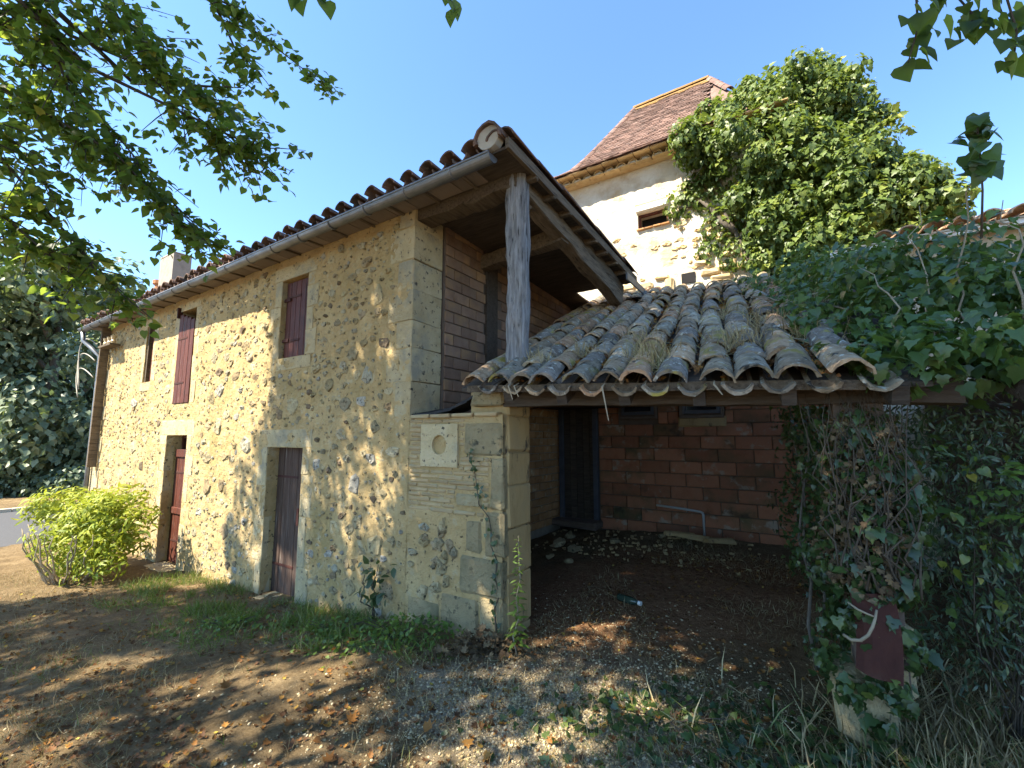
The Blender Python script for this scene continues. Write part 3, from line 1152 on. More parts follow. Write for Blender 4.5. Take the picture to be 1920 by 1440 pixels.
# verge: a course of tiles lying along the board at the right end, big starter tile at the corner
vt = tile_meshes("eave_tile", .115, .10, .55, 3)
for k in range(7):
    w = -.30 + k * .46
    place(vt[k % 3], "verge_tile", roof, (.165 + random.uniform(-.01, .01), w, roof_z(0, w) + .02 + (.012 if k in (2, 4) else 0)), (0, 1, -.03), (0, 0, 1))
big = tile_meshes("eave_tile", .135, .115, .42, 1, th=.02, arc=200)[0]
place(big, "ridge_tile", roof, (.05, -.36, 4.08), (.05, 1, .06), (0, 0, 1))
MB().tube([(.05, -.33, 4.07), (.05, -.25, 4.07)], .11, 14).build("mortar_plug", "grey_render", roof)
beam("verge_board", "brown_timber", (.235, -.32, 3.955), (.235, 3.0, 3.83), .035, .09, roof, jit=.004, n=8)
for k in range(9):
    w = .15 + k * .34
    z = roof_z(0, w) - .10
    piece("rafter_end", "brown_timber", roof, (.12, w, z), (.26, .055, .06), ch=.008, jit=.008)
# soffit boards under the long eave
for k in range(36):
    a = S0 - .3 + k * .292
    piece("soffit_board", "soffit_board", roof, (a + .146, -.12, roof_z(0, 0) - .055 - .02), (.284, .26, .018), ch=.003, jit=.004)
for k in range(22):
    s = S0 + .2 + k * .47
    piece("rafter_tail", "brown_timber", roof, (s, -.1, roof_z(0, 0) - .093), (.03, .26, .02), ch=.006, jit=.005)
# zinc gutter, half round
gut = MB()
GR, GX0, GX1, GW, GZ = .062, S0 - .40, .09, -.31, 3.905
seg = 10
n = 14
gv2, gf = [], []
for i in range(n + 1):
    s = GX0 + (GX1 - GX0) * i / n
    for q, rr in ((0, GR), (1, GR - .004)):
        for k in range(seg + 1):
            t = math.pi + math.pi * k / seg
            gv2.append((s, GW + rr * math.cos(t), GZ + rr * math.sin(t) + .004 * math.sin(i * 1.3)))
st = 2 * (seg + 1)
for i in range(n):
    for k in range(seg):
        a = i * st + k
        gf.append((a, a + 1, a + st + 1, a + st))
        a2 = a + seg + 1
        gf.append((a2, a2 + st, a2 + st + 1, a2 + 1))
for e in (0, n):
    gf.append(tuple(e * st + k for k in range(seg + 1)))
gut.add(gv2, gf)
gut.tube([(GX0, GW - GR, GZ), (GX1, GW - GR, GZ)], .010, 8)
go = gut.build("gutter", "zinc", house)
for k in range(19):
    s = GX1 - .42 - k * .57
    t = MB()
    pts = [(s, GW - (GR + .004) * math.cos(math.pi * q / 8), GZ - (GR + .004) * math.sin(math.pi * q / 8)) for q in range(9)]
    t.tube(pts + [(s, GW + GR + .06, GZ + .03)], .007, 5)
    t.build("bracket", "zinc", go)
dp = MB().tube([(GX0 + .1, GW, GZ - .06), (GX0 + .1, GW + .02, GZ - .25), (GX0 + .3, GW + .12, GZ - .42), (S0 + .06, -.08, GZ - .6), (S0 + .06, -.07, 1.6), (S0 + .06, -.07, -.3)], .04, 10)
dp.build("downpipe", "zinc", house, smooth=True)
# zinc flashing where the verge meets the shed roof
fv, ff = [], []
for i in range(9):
    t = i / 8
    fv += [(.02 + .30 * t, 2.75 + .1 * t, 3.50 + .10 * (1 - t) ** 2 + .03 * t), (.02 + .30 * t, 3.30, 3.62 + .10 * (1 - t) ** 2)]
    if i:
        k = 2 * i
        ff.append((k - 2, k - 1, k + 1, k))
fl = MB().add(fv, ff)
fl.box(.24, .262, 2.55, 3.35, 3.70, 3.80)
fl.box(.22, .30, 3.3, 3.8, 3.62, 3.75)
fl.build("flashing", "zinc", roof)

# --- chimney and pot
ch = MB().box(-9.55, -8.85, .55, .88, 3.7, 5.50).build("chimney", "chimney_render", house)
piece("cap_slab", "chimney_render", ch, (-9.2, .715, 5.52), (.71, .34, .05), ch=.015, jit=.01)
mb = MB().box(-10.35, -9.62, .45, .95, 3.8, 4.62).build("chimney", "chimney_render", house)
piece("cap_slab", "chimney_render", mb, (-10.0, .7, 4.64), (.80, .56, .06), ch=.015, jit=.01)
MB().tube([(-9.85, .7, 4.66), (-9.85, .7, 5.0), (-9.85, .7, 5.02), (-9.85, .7, 5.1)], [.15, .12, .16, .16], 12).build("chimney_pot", "terracotta", mb)
# --- insulator bracket and service cables at the far corner
br = MB().box(-9.95, -9.25, -.22, -.05, 3.42, 3.46).build("insulator_bracket", "brown_timber", house)
for k in range(3):
    MB().tube([(-9.8 + .22 * k, -.14, 3.46), (-9.8 + .22 * k, -.14, 3.52), (-9.8 + .22 * k, -.14, 3.54), (-9.8 + .22 * k, -.14, 3.62)], [.03, .045, .03, .05], 9).build("insulator", "porcelain", br)
MB().box(-10.1, -10.04, -.16, -.02, 1.0, 3.9).build("cable_duct", "brown_timber", house)

# hanging cables that leave the house
for i, (dz, sag, lab) in enumerate(((3.55, .5, "upper loop of old service cable hanging off the far corner"), (3.2, .35, "second slack cable hanging from the far corner of the house"),
                                    (2.85, .25, "lowest slack cable hanging beside the far corner of the house"))):
    pts = []
    for k in range(15):
        t = k / 14
        pts.append(tuple(H(-10.3 - .9 * math.sin(t * 2.6), -.16 - .1 * t, dz + .35 * math.sin(t * 3.0) - sag * t * t * 1.8)))
    tag(MB().tube(pts, .011, 6).build("cable", "cable", None, smooth=True), lab, "cable", "old cables at the far house corner")

# ================================================================== LEAN-TO SHED
shed = thing("lean_to_shed", "open lean-to shed with sagging canal tile roof beside the corner pillar", "shed")
TD = Vector((-.13, 1, .445)).normalized()          # up the roof
TX = Vector((1, .13, -.055)).normalized()
TZ = TX.cross(TD).normalized()


def shed_z(s, w):
    return 2.015 - .050 * (s + .1) + .445 * (w + .30) - .02 * math.sin(max(0, min(3.1, s * 1.3)))


SP = .217
covers = tile_meshes("old_tile", .104, .084, .47, 8, th=.016, arc=150, jit=.012)
pans = tile_meshes("old_tile", .090, .074, .47, 5, th=.016, arc=140, jit=.010)
sroof = MB()
sroof.add([(-.28, -.22, shed_z(-.2, -.22) - .05), (2.6, -.22, shed_z(2.6, -.22) - .05), (3.0, 4.6, shed_z(3.0, 4.6) - .05), (-.85, 4.6, shed_z(-.85, 4.6) - .05),
           (-.28, -.22, shed_z(-.2, -.22) - .075), (2.6, -.22, shed_z(2.6, -.22) - .075), (3.0, 4.6, shed_z(3.0, 4.6) - .075), (-.85, 4.6, shed_z(-.85, 4.6) - .075)],
          [(0, 1, 2, 3), (7, 6, 5, 4), (0, 4, 5, 1), (1, 5, 6, 2), (2, 6, 7, 3), (3, 7, 4, 0)])
sr = sroof.build("roof", "dark_timber", shed)
for j in range(12):
    s_e = -.08 + j * SP
    for k in range(15):
        L = k * .335
        base = Vector((s_e, -.33, 0)) + TD * L
        wob = .022 * math.sin(j * 1.7 + k * .55) + random.uniform(-.016, .016)
        s, w = base.x + wob, base.y
        if w > 4.45:
            continue
        z = shed_z(s, w) + .025 + random.uniform(-.008, .010)
        d = (TD + TX * random.uniform(-.07, .07) + TZ * random.uniform(-.035, .05))
        zu = TZ + TX * random.uniform(-.12, .12)
        if not (random.random() < .02 and 2 < k < 11):
            o = place(random.choice(covers), "roof_tile", sr, (s, w, z), d, zu)
        if j < 11 or k < 2:
            s2, w2 = base.x + SP / 2 + wob * .6, base.y + .03
            place(random.choice(pans), "channel_tile", sr, (s2, w2, shed_z(s2, w2) - .008), TD + TX * random.uniform(-.03, .03), TZ, flip=True)
# debris, moss and straw caught between the rows
P, X_, Y_, Z_, SZ, VR = [], [], [], [], [], []
for _ in range(2300):
    j = rng.integers(0, 11)
    k = rng.random() * 4.2
    dens = .35 + .65 * (math.sin(j * 2.1 + k * 1.3) > .1) + (.6 if k < 1.2 else 0)
    if rng.random() > dens / 1.6:
        continue
    b0 = Vector((-.08 + (j + .5) * SP, -.3, 0)) + TD * k
    s, w = b0.x + rng.normal(0, .035), b0.y
    P.append((s, w, shed_z(s, w) + .012 + .02 * rng.random()))
P = np.array(P)
NN = rng.normal(0, .5, P.shape) + np.array([[0, -.3, 1.]])
x, y, z = basis(NN, rng.normal(0, 1, P.shape))
leaves("roof_litter", P, x, y, z, .02 + .035 * rng.random(len(P)), T_DRY, "litter_leaf", sr)
P = []
for (cs, cw, n, sg) in ((.30, .05, 130, .05), (1.22, .05, 260, .07), (1.1, .18, 120, .06), (1.75, .35, 200, .09), (1.9, .9, 140, .1), (.95, .6, 80, .08), (1.55, 1.4, 120, .1), (2.15, .5, 120, .1), (.6, .3, 70, .06), (2.3, 1.6, 120, .12)):
    for _ in range(int(n * 1.8)):
        s, w = cs + rng.normal(0, sg), cw + rng.normal(0, sg)
        P.append((s, w, shed_z(s, w) + .02 + .02 * rng.random()))
P = np.array(P)
NN = rng.normal(0, .6, P.shape) + np.array([[0, -1., .5]])
x, y, z = basis(NN, rng.normal(0, .7, P.shape) + np.array([[0, 0, .8]]))
leaves("dry_moss", P, x, y, z, .06 + .12 * rng.random(len(P)), T_BLADE, "dry_blade", sr)
# straws hanging over the eave
for (s, dz) in ((.28, -.10), (1.0, -.22), (.33, -.08), (1.66, -.06)):
    z0 = shed_z(s, -.36) + .01
    MB().tube([(s, -.30, z0 + .03), (s + .01, -.38, z0), (s + .05, -.385, z0 + dz)], [.004, .006, .003], 5).build("twig", "dry_twig", sr)

# timber: eave board, plate, rafters
beam("eave_board", "brown_timber", (-.2, -.235, shed_z(-.2, -.235) - .055), (2.35, -.235, shed_z(2.35, -.235) - .055), .03, .05, shed, jit=.004)
beam("front_beam", "dark_timber", (-.02, .10, 1.93), (2.75, .06, 1.83), .17, .12, shed, jit=.012)
for k in range(7):
    s = .18 + k * .46
    p0 = (s, -.22, shed_z(s, -.22) - .115)
    q = Vector((s - .13 * 4.7, 4.5, shed_z(s - .6, 4.5) - .115))
    beam("rafter", "dark_timber", p0, q, .07, .09, shed, jit=.006, n=4)
beam("old_brace", "brown_timber", (-1.15, 3.0, 2.22), (.3, 3.1, 2.36), .12, .14, shed, jit=.02)
# back wall of hollow bricks, door and two small high windows
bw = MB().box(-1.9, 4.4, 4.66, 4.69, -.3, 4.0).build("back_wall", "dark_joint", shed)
WIN = [(-.61, .0, 1.97, 2.325), (.43, 1.04, 1.965, 2.29)]
DOOR = (-1.80, -1.04, .10, 2.24)
zz, r = -.02, 0
while zz < 2.5:
    h = .205
    x = -1.04 - (.25 if r % 2 else 0)
    while x < 3.3:
        a, b_ = max(x, -1.03), x + .5
        x += .5
        segs = [(a, b_ - .012)]
        for (p, q, c, d) in WIN:
            if c - .05 < zz + h / 2 < d + .05:
                nw = []
                for (a2, b2) in segs:
                    if b2 < p - .03 or a2 > q + .03:
                        nw.append((a2, b2))
                    else:
                        if a2 < p - .1:
                            nw.append((a2, p - .05))
                        if b2 > q + .1:
                            nw.append((q + .05, b2))
                segs = nw
        for (a2, b2) in segs:
            piece("brick", "hollow_brick", bw, ((a2 + b2) / 2, 4.65 + .004 * random.random(), zz + h / 2), (b2 - a2, .05, h - .014), ch=.006, jit=.005)
    zz += h
    r += 1
for i, (a, b_, c, d) in enumerate(WIN):
    f = frame("window", a + .02, b_ - .02, c + .02, d, 4.60, .05, "frame_blue", shed, dep=.04)
    MB().box(a + .08, b_ - .08, 4.625, 4.63, c + .08, d - .05).build("pane", "glass_dark", f)
    piece("sill", "dark_joint", f, ((a + b_) / 2, 4.62, c - .03), (b_ - a + .06, .07, .05), ch=.01, jit=.006)
    MB().box(a - .03, a + .015, 4.60, 4.64, c, d + .02).box(b_ - .015, b_ + .03, 4.60, 4.64, c, d + .02).build("reveal", "dark_joint", f)
piece("mortar_patch", "warm_stone", bw, (.74, 4.620, 1.85), (.72, .012, .16), ch=.02, jit=.02)
dd = leaf_door("door", DOOR[0] + .08, DOOR[1] - .03, DOOR[2], DOOR[3], 4.58, 5, "dark_timber")
dd.parent = shed
frame("door_frame", DOOR[0], DOOR[1], DOOR[2], DOOR[3] + .08, 4.53, .08, "frame_blue", dd, dep=.08, bottom=False)
piece("door_step", "dark_joint", shed, (-1.42, 4.42, .07), (.9, .32, .12), ch=.03, jit=.03)
# left wall of the shed in orange brick
lw = MB().box(-2.1, -1.87, 1.6, 4.66, -.3, 2.3).build("side_wall", "joint", shed)
zz, r = .02, 0
while zz < 2.2:
    h = .13
    y = 2.2 - (.15 if r % 2 else 0)
    while y < 4.5:
        piece("brick", "orange_brick", lw, (-1.86, y + .145, zz + h / 2), (.05, .285, h - .014), ch=.012, jit=.014)
        y += .30
    zz += h
    r += 1
# grey waste pipe on the back wall
MB().tube([(-.03, 4.60, .475), (.35, 4.585, .455), (.66, 4.57, .43), (.69, 4.57, .415), (.70, 4.57, .38), (.70, 4.57, .02)], [.018, .018, .018, .02, .02, .018], 9).build("waste_pipe", "pvc", shed, smooth=True)
# right support: masonry post on a dressed base stone
pst = MB()
pst.box(2.22, 2.44, .02, .24, .30, 1.80)
pm = pst.build("support_post", "dark_joint", shed)
for k in range(7):
    piece("block", "old_block", pm, (2.33, .13, .36 + k * .21), (.25, .25, .20), ch=.04, jit=.04)
piece("base_stone", "old_block", pm, (2.25, .05, .22), (.24, .28, .40), ch=.07, jit=.07)
# right end wall in the dark
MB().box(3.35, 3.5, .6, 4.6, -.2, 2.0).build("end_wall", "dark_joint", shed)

# ================================================================== TOWER
tower = thing("tower_house", "pale rendered tower with steep flat tile roof and tile cornice", "tower")
TWIN = (-.36, .35, 5.40, 5.87)
tw_wall = relief_wall("wall", -2.55, 2.15, 3.4, 6.62, [(-.20, .34, 5.40, 5.70)], 4.70, .012, "lime_render", tower, step=.035, seed=7.7, thick=.35)
MB().box(-2.55, 2.15, 5.4, 8.9, 3.2, 6.6).build("core", "lime_render", tower)
MB().box(-.25, .40, 4.98, 5.0, 5.35, 5.75).build("window_void", "black_void", tower)
wf = piece("window_lintel", "white_metal", tower, (.075, 4.68, 5.775), (.60, .09, .115), ch=.01, jit=.006)
frame("window_frame", -.20, .34, 5.40, 5.70, 4.76, .035, "red_paint", tower)
piece("relieving_brick", "genoise_tile", tower, (.08, 4.69, 5.855), (.62, .06, .035), ch=.006, jit=.006)
for k in range(4):
    piece("sill_brick", "orange_brick", tower, (-.15 + k * .15, 4.685, 5.385), (.14, .07, .03), ch=.006, jit=.005)
# bare stones at the foot of the wall, hole beside
for (s, z, a, c) in ((-.45, 4.33, .34, .12), (-.12, 4.30, .30, .14), (.2, 4.40, .25, .1), (-.1, 4.18, .4, .1), (.32, 4.22, .14, .3), (.98, 4.34, .30, .12), (1.25, 4.42, .26, .14),
                     (1.5, 4.36, .24, .12), (1.15, 4.22, .34, .11), (1.55, 4.55, .22, .12), (.85, 4.52, .2, .09), (1.8, 4.45, .28, .14), (1.3, 4.6, .2, .1)):
    piece("stone", "rubble_ochre", tw_wall, (s, 4.70, z), (a, .12, c), ch=.03, jit=.03, tilt=random.uniform(-.1, .1))
MB().box(.52, .74, 4.68, 4.72, 4.22, 4.40).build("hole", "black_void", tw_wall)  # black box set in the wall face; its colour supplies the shade
for _ in range(60):
    s, z = random.uniform(-1.2, 1.9), random.uniform(4.4, 5.4)
    if -.3 < s < .45 and z > 5.25:
        continue
    vs, fs = stone_geo(.04 + .07 * random.random(), .03 + .04 * random.random(), .02)
    o = MB().add(vs, fs).build("stone", "rubble_ochre", tw_wall)
    o.location = (s, 4.70, z)
# génoise: flat course, row of arches, flat course
cor = MB().box(-2.6, 2.2, 4.56, 4.70, 6.585, 6.605).build("cornice", "genoise_tile", tower)
gt = tile_meshes("genoise_tile", .095, .085, .30, 4, th=.018, arc=170, jit=.008)
for k in range(21):
    s = -2.45 + k * .225
    place(gt[k % 4], "cornice_tile", cor, (s, 4.50, 6.632 + .004 * random.random()), (0, 1, 0), (0, 0, 1))
    piece("mortar_plug", "pale_wall", cor, (s, 4.53, 6.632), (.13, .06, .07), ch=.02, jit=.01)
for k in range(16):
    piece("flat_tile", "genoise_tile", cor, (-2.4 + k * .3, 4.575, 6.597), (.285, .22, .022), ch=.006, jit=.006)
    piece("flat_tile", "genoise_tile", cor, (-2.4 + k * .3, 4.50, 6.715), (.285, .30, .022), ch=.006, jit=.008)
# roof: bell-cast foot, hips, short ridge
PROF = [(4.34, 6.735), (4.60, 6.88), (4.80, 7.06), (5.2, 7.50), (6.0, 8.45), (7.0, 9.66)]
LH = [-1.98, -1.72, -1.55, -1.40, -1.15, -.84]
RH = [2.15, 2.02, 1.90, 1.72, 1.34, .86]
dk = MB()
n = len(PROF)
front = [(LH[i], PROF[i][0], PROF[i][1] - .02) for i in range(n)] + [(RH[i], PROF[i][0], PROF[i][1] - .02) for i in range(n)]
back = [(LH[i], 14.0 - PROF[i][0], PROF[i][1] - .02) for i in range(n)] + [(RH[i], 14.0 - PROF[i][0], PROF[i][1] - .02) for i in range(n)]
dk.add(front + back, [(i, i + 1, n + i + 1, n + i) for i in range(n - 1)] + [(2 * n + i, 3 * n + i, 3 * n + i + 1, 2 * n + i + 1) for i in range(n - 1)] +
       [(i, 2 * n + i, 2 * n + i + 1, i + 1) for i in range(n - 1)] + [(n + i, n + i + 1, 3 * n + i + 1, 3 * n + i) for i in range(n - 1)] + [(0, n, 3 * n, 2 * n)])
tr = dk.build("roof", "shingle_tile", tower)
acc = [0.0]
for i in range(1, n):
    acc.append(acc[-1] + math.hypot(PROF[i][0] - PROF[i - 1][0], PROF[i][1] - PROF[i - 1][1]))


def on_roof(L):
    for i in range(1, n):
        if L <= acc[i] or i == n - 1:
            t = (L - acc[i - 1]) / (acc[i] - acc[i - 1])
            w = PROF[i - 1][0] + t * (PROF[i][0] - PROF[i - 1][0])
            z = PROF[i - 1][1] + t * (PROF[i][1] - PROF[i - 1][1])
            d = Vector((0, PROF[i][0] - PROF[i - 1][0], PROF[i][1] - PROF[i - 1][1])).normalized()
            return w, z, d, LH[i - 1] + t * (LH[i] - LH[i - 1]), RH[i - 1] + t * (RH[i] - RH[i - 1])


flat_meshes = []
for _ in range(5):
    vs, fs = rough_box_geo(.165, .20, .022, .004, .008, rnd2)
    me = bpy.data.meshes.new("flat_tile")
    me.from_pydata(vs, [], fs)
    me.materials.append(MATS["shingle_tile"])
    flat_meshes.append(me)
fm2 = []
for me in flat_meshes[:3]:
    m2_ = me.copy()
    m2_.materials.clear()
    m2_.materials.append(MATS["lichen_tile"])
    fm2.append(m2_)
L, row, cnt_ = .02, 0, 0
joined = [MB() for _ in range(5)]
while L < acc[-1] - .03:
    w, z, d, l, r_ = on_roof(L)
    s = l + (.085 if row % 2 else 0)
    while s < r_:
        if s < 1.15 - .5 * max(0, (z - 7.2) / 2.4) or s < .9:
            nrm = Vector((1, 0, 0)).cross(d)
            p = Vector((s + random.uniform(-.006, .006), w, z)) + nrm * (.010 + .006 * random.random()) + d * (.09 + random.uniform(-.012, .012))
            dd_ = (d - nrm * .14).normalized()
            if cnt_ < 300:
                place(random.choice(flat_meshes), "flat_tile", tr, p, dd_, nrm)
            else:
                y = dd_
                x = y.cross(nrm).normalized()
                zc = x.cross(y)
                vs, fs = rough_box_geo(.165, .20, .022, .004, .008, rnd2)
                joined[random.randrange(5)].add([tuple(p + x * a + y * b2 + zc * c) for a, b2, c in vs], fs)
            cnt_ += 1
        s += .172
    L += .105
    row += 1
for q in joined:
    o = q.build("upper_flat_tiles", "shingle_tile", tr)
    o["kind"] = "stuff"
# ridge and hip tiles, orange with lichen
rt_ = tile_meshes("lichen_tile", .11, .10, .40, 3, th=.018, arc=170, jit=.01)
ht = tile_meshes("shingle_tile", .095, .085, .36, 3, th=.016, arc=160, jit=.01)
for k in range(5):
    s = .86 - k * .33
    place(rt_[k % 3], "ridge_tile", tr, (s, 7.0, 9.66), (-1, 0, .02 * random.random()), (0, 0, 1))
for i in range(n - 1):
    for (hx_, me_) in ((LH, ht), (RH, ht)):
        p0, p1 = Vector((hx_[i], PROF[i][0], PROF[i][1])), Vector((hx_[i + 1], PROF[i + 1][0], PROF[i + 1][1]))
        m_ = max(1, round((p1 - p0).length / .30))
        for k in range(m_):
            if hx_ is RH and p0.z < 8.3:
                continue
            place(me_[k % 3], "hip_tile", tr, p0.lerp(p1, k / m_), (p1 - p0), Vector((-.5 if hx_ is LH else .5, -.6, .8)))
for k in range(26):           # lichen covered tiles just below the ridge
    s = -.75 + k * .062
    w, z, d, l, r_ = on_roof(acc[-1] - .10 - .16 * random.random() ** 1.5)
    nrm = Vector((1, 0, 0)).cross(d)
    place(random.choice(fm2), "lichen_tile", tr, Vector((s, w, z)) + nrm * .03, d - nrm * .08, nrm)

# ================================================================== NEIGHBOURING ROOF (right)
nb = thing("neighbouring_house", "low outbuilding at right with sunlit canal tiles and white eaves board", "house")
MB().box(2.62, 8.0, 4.15, 8.5, -.2, 4.0).build("wall", "pale_wall", nb)
er = MB().box(2.55, 8.1, 3.92, 3.97, 3.96, 4.02).build("eaves_board", "white_metal", nb)
nd = MB()
nd.add([(2.6, 3.9, 4.04), (8.1, 3.9, 4.04), (8.1, 7.5, 4.95), (2.6, 7.5, 4.95), (2.6, 3.9, 4.02), (8.1, 3.9, 4.02), (8.1, 7.5, 4.93), (2.6, 7.5, 4.93)],
       [(0, 1, 2, 3), (7, 6, 5, 4), (0, 4, 5, 1), (1, 5, 6, 2), (2, 6, 7, 3), (3, 7, 4, 0)])
nr_ = nd.build("roof", "pale_wall", nb)
mat("sun_tile", [(.34, .20, .12), (.46, .31, .20), (.40, .28, .20)], scale=7, bump=.6, bscale=45, vary=.25, spots=[((.24, .19, .15), 6, .55, .7)])
nt_ = tile_meshes("sun_tile", .11, .09, .47, 5, th=.016, arc=150, jit=.01)
for j in range(14):
    s = 3.1 + j * .235
    for k in range(9):
        w = 3.86 + k * .35
        z = 4.075 + (w - 3.9) * .253
        place(random.choice(nt_), "roof_tile", nr_, (s + random.uniform(-.015, .015), w, z + .02), (random.uniform(-.04, .04), 1, .253), (0, -.25, 1))
        if j < 13:
            place(random.choice(nt_), "channel_tile", nr_, (s + .118, w + .02, z - .01), (0, 1, .253), (0, -.25, 1), flip=True)

# ================================================================== PLANTS
SH = np.array([SUN_TO.dot(AX), SUN_TO.dot(BX), SUN_TO.z])


def hthing(name, label, cat, base, group=None):
    """a thing standing at base (house frame); its parts are given relative to base"""
    return thing(name, label, cat, house=False, loc=H(*base), rotz=HR, group=group)


def ell_leaves(ells, dens, base, inner=.35, up=.5, tipdown=1.0, seed_noise=.3, flat=1.0, wmul=1.0):
    """points and frames of leaves spread over lumpy ellipsoids (s,w,z,r)"""
    P, N = [], []
    for (s, w, z, r) in ells:
        n = int(dens * 4 * math.pi * r * r)
        d = rng.normal(0, 1, (n, 3))
        d /= np.linalg.norm(d, axis=1, keepdims=True)
        lump = 1 + .22 * np.sin(d[:, 0] * 5 + s * 9) * np.cos(d[:, 2] * 6 + z * 5) + .12 * np.sin(d[:, 1] * 13 + d[:, 2] * 11)
        shell = np.where(rng.random(n) < inner, rng.random(n) ** .5 * .85, .86 + .2 * rng.random(n))
        rr = r * lump * shell
        p = d * rr[:, None] * np.array([1, wmul, flat])
        P.append(p + np.array([s, w, z]))
        N.append(d)
    P, N = np.concatenate(P), np.concatenate(N)
    Nn = N + rng.normal(0, seed_noise, N.shape) + np.array([0, -.15, up])
    Y = N * .5 + np.array([0, 0, -tipdown]) + rng.normal(0, .35, N.shape)
    x, y, z = basis(Nn, Y)
    return P - np.array(base), x, y, z, N


def clumpy(ells, r_lo, r_hi, per=11):
    """many small leaf clumps over the surface of larger lobes"""
    out_ = []
    for (s, w, z, r) in ells:
        out_.append((s, w, z, r * .72))
        for _ in range(int(per * (r / .5) ** 2) + 4):
            d = rng.normal(0, 1, 3)
            d /= np.linalg.norm(d)
            k = r * (.72 + .25 * rng.random())
            out_.append((s + d[0] * k, w + d[1] * k, z + d[2] * k, r_lo + (r_hi - r_lo) * rng.random()))
    return out_


def rank_split(P, base, size, nmax):
    w = np.asarray(P) + np.array(base)
    d = np.linalg.norm(w - np.array(CP), axis=1)
    return np.argsort(d / size)[:nmax]


def ivy(th, ells, dens, base, size, tmpl, tname, m, parts=0, **kw):
    P, x, y, z, N = ell_leaves(ells, dens, base, **kw)
    sz = size * (.45 + 1.0 * rng.random(len(P)) ** 1.2)
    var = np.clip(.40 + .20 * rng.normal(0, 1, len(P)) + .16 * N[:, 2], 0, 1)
    mask = np.zeros(len(P), bool)
    if parts:
        idx = rank_split(P, base, sz, parts)
        mask[idx] = True
        for i in idx:
            leaf_piece("leaf", P[i], x[i], y[i], z[i], sz[i], tname, tmpl, m, th, var[i])
    k = ~mask
    leaves("foliage", P[k], x[k], y[k], z[k], sz[k], tmpl, m, th, var[k])
    return P


def stems(name, th, m, base, lines, rad):
    for pts in lines:
        q = [Vector(p) - Vector(base) for p in pts]
        # a few bends
        out_ = [q[0]]
        for a, b2 in zip(q[:-1], q[1:]):
            for t in (.33, .66, 1.0):
                out_.append(a.lerp(b2, t) + (Vector((rng.normal(0, .025), rng.normal(0, .025), rng.normal(0, .015))) if t < 1 else Vector()))
        nn = len(out_)
        MB().tube(out_, [rad * (1 - .7 * i / (nn - 1)) for i in range(nn)], 6).build(name, m, th, smooth=True)


# ---- big ivy over the tower's right corner
base = (1.7, 4.45, 3.9)
tiv = hthing("ivy_bush", "huge sunlit ivy swallowing the right corner of the pale tower", "ivy", base)
TE = [(2.26, 5.2, 6.85, .86), (1.62, 5.2, 7.05, .62), (1.22, 4.75, 6.5, .54), (1.76, 4.7, 6.09, .78), (2.82, 5.4, 7.0, .62), (3.03, 5.4, 6.5, .50), (2.01, 4.7, 5.3, .70),
      (2.83, 4.8, 5.15, .62), (3.45, 4.9, 4.95, .48), (3.85, 5.0, 4.85, .32), (.78, 4.45, 6.68, .27), (1.85, 5.4, 7.55, .42), (2.39, 4.6, 4.55, .40), (3.27, 4.8, 4.62, .42), (2.75, 5.4, 7.5, .30),
      (2.3, 5.9, 6.3, .8), (1.95, 4.6, 4.45, .34), (2.3, 4.5, 4.2, .34), (1.75, 4.62, 4.85, .3), (2.7, 4.5, 4.35, .34), (2.95, 4.9, 5.65, .5), (3.35, 4.9, 5.3, .4), (2.6, 4.8, 5.9, .5), (1.2, 5.0, 7.15, .36), (2.45, 4.7, 5.75, .5)]
ivy(tiv, clumpy(TE, .13, .26, 10), 330, base, .080, T_IVY, "ivy", "ivy_sunlit_leaf", inner=.30, seed_noise=.40)
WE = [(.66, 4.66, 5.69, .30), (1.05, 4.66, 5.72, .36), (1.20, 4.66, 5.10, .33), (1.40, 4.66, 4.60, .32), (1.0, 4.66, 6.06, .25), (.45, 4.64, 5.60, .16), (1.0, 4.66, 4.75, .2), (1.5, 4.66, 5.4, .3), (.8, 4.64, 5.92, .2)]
ivy(tiv, WE, 190, base, .075, T_IVY, "ivy", "ivy_sunlit_leaf", inner=.3, wmul=.28, seed_noise=.4)
stems("stem", tiv, "bark", base, [[(1.7, 4.5, 3.9), (1.9, 4.55, 5.0), (2.1, 4.9, 6.2), (2.3, 5.2, 7.2)], [(1.75, 4.5, 3.9), (1.4, 4.6, 4.9), (1.2, 4.62, 5.9)], [(1.9, 4.55, 5.0), (2.7, 4.8, 5.3), (3.4, 4.9, 4.9)],
                                 [(2.1, 4.9, 6.2), (2.7, 5.3, 6.9), (2.8, 5.4, 7.5)], [(1.4, 4.6, 4.9), (.9, 4.63, 5.6), (.5, 4.63, 5.6)]], .05)
spikes = []
for (s, w, z) in ((1.25, 5.2, 7.7), (1.7, 5.3, 7.9), (2.3, 5.3, 7.75), (2.75, 5.4, 7.85), (3.1, 5.5, 7.4), (3.4, 5.5, 6.9), (3.55, 5.2, 6.4), (3.0, 5.4, 7.6), (2.05, 5.4, 7.95), (3.95, 5.0, 5.2), (3.6, 4.95, 5.45)):
    for _ in range(46):
        t = rng.random()
        spikes.append((s + rng.normal(0, .09) * (1.2 - t), w + rng.normal(0, .1), z - .28 + .42 * t))
P = np.array(spikes) - np.array(base)
x, y, z = basis(rng.normal(0, .6, P.shape) + np.array([[-.3, -.5, .6]]), rng.normal(0, .6, P.shape) + np.array([[0, 0, -.4]]))
leaves("shoots", P, x, y, z, .075 + .05 * rng.random(len(P)), T_IVY, "ivy_sunlit_leaf", tiv, np.clip(.6 + .25 * rng.normal(0, 1, len(P)), 0, 1))

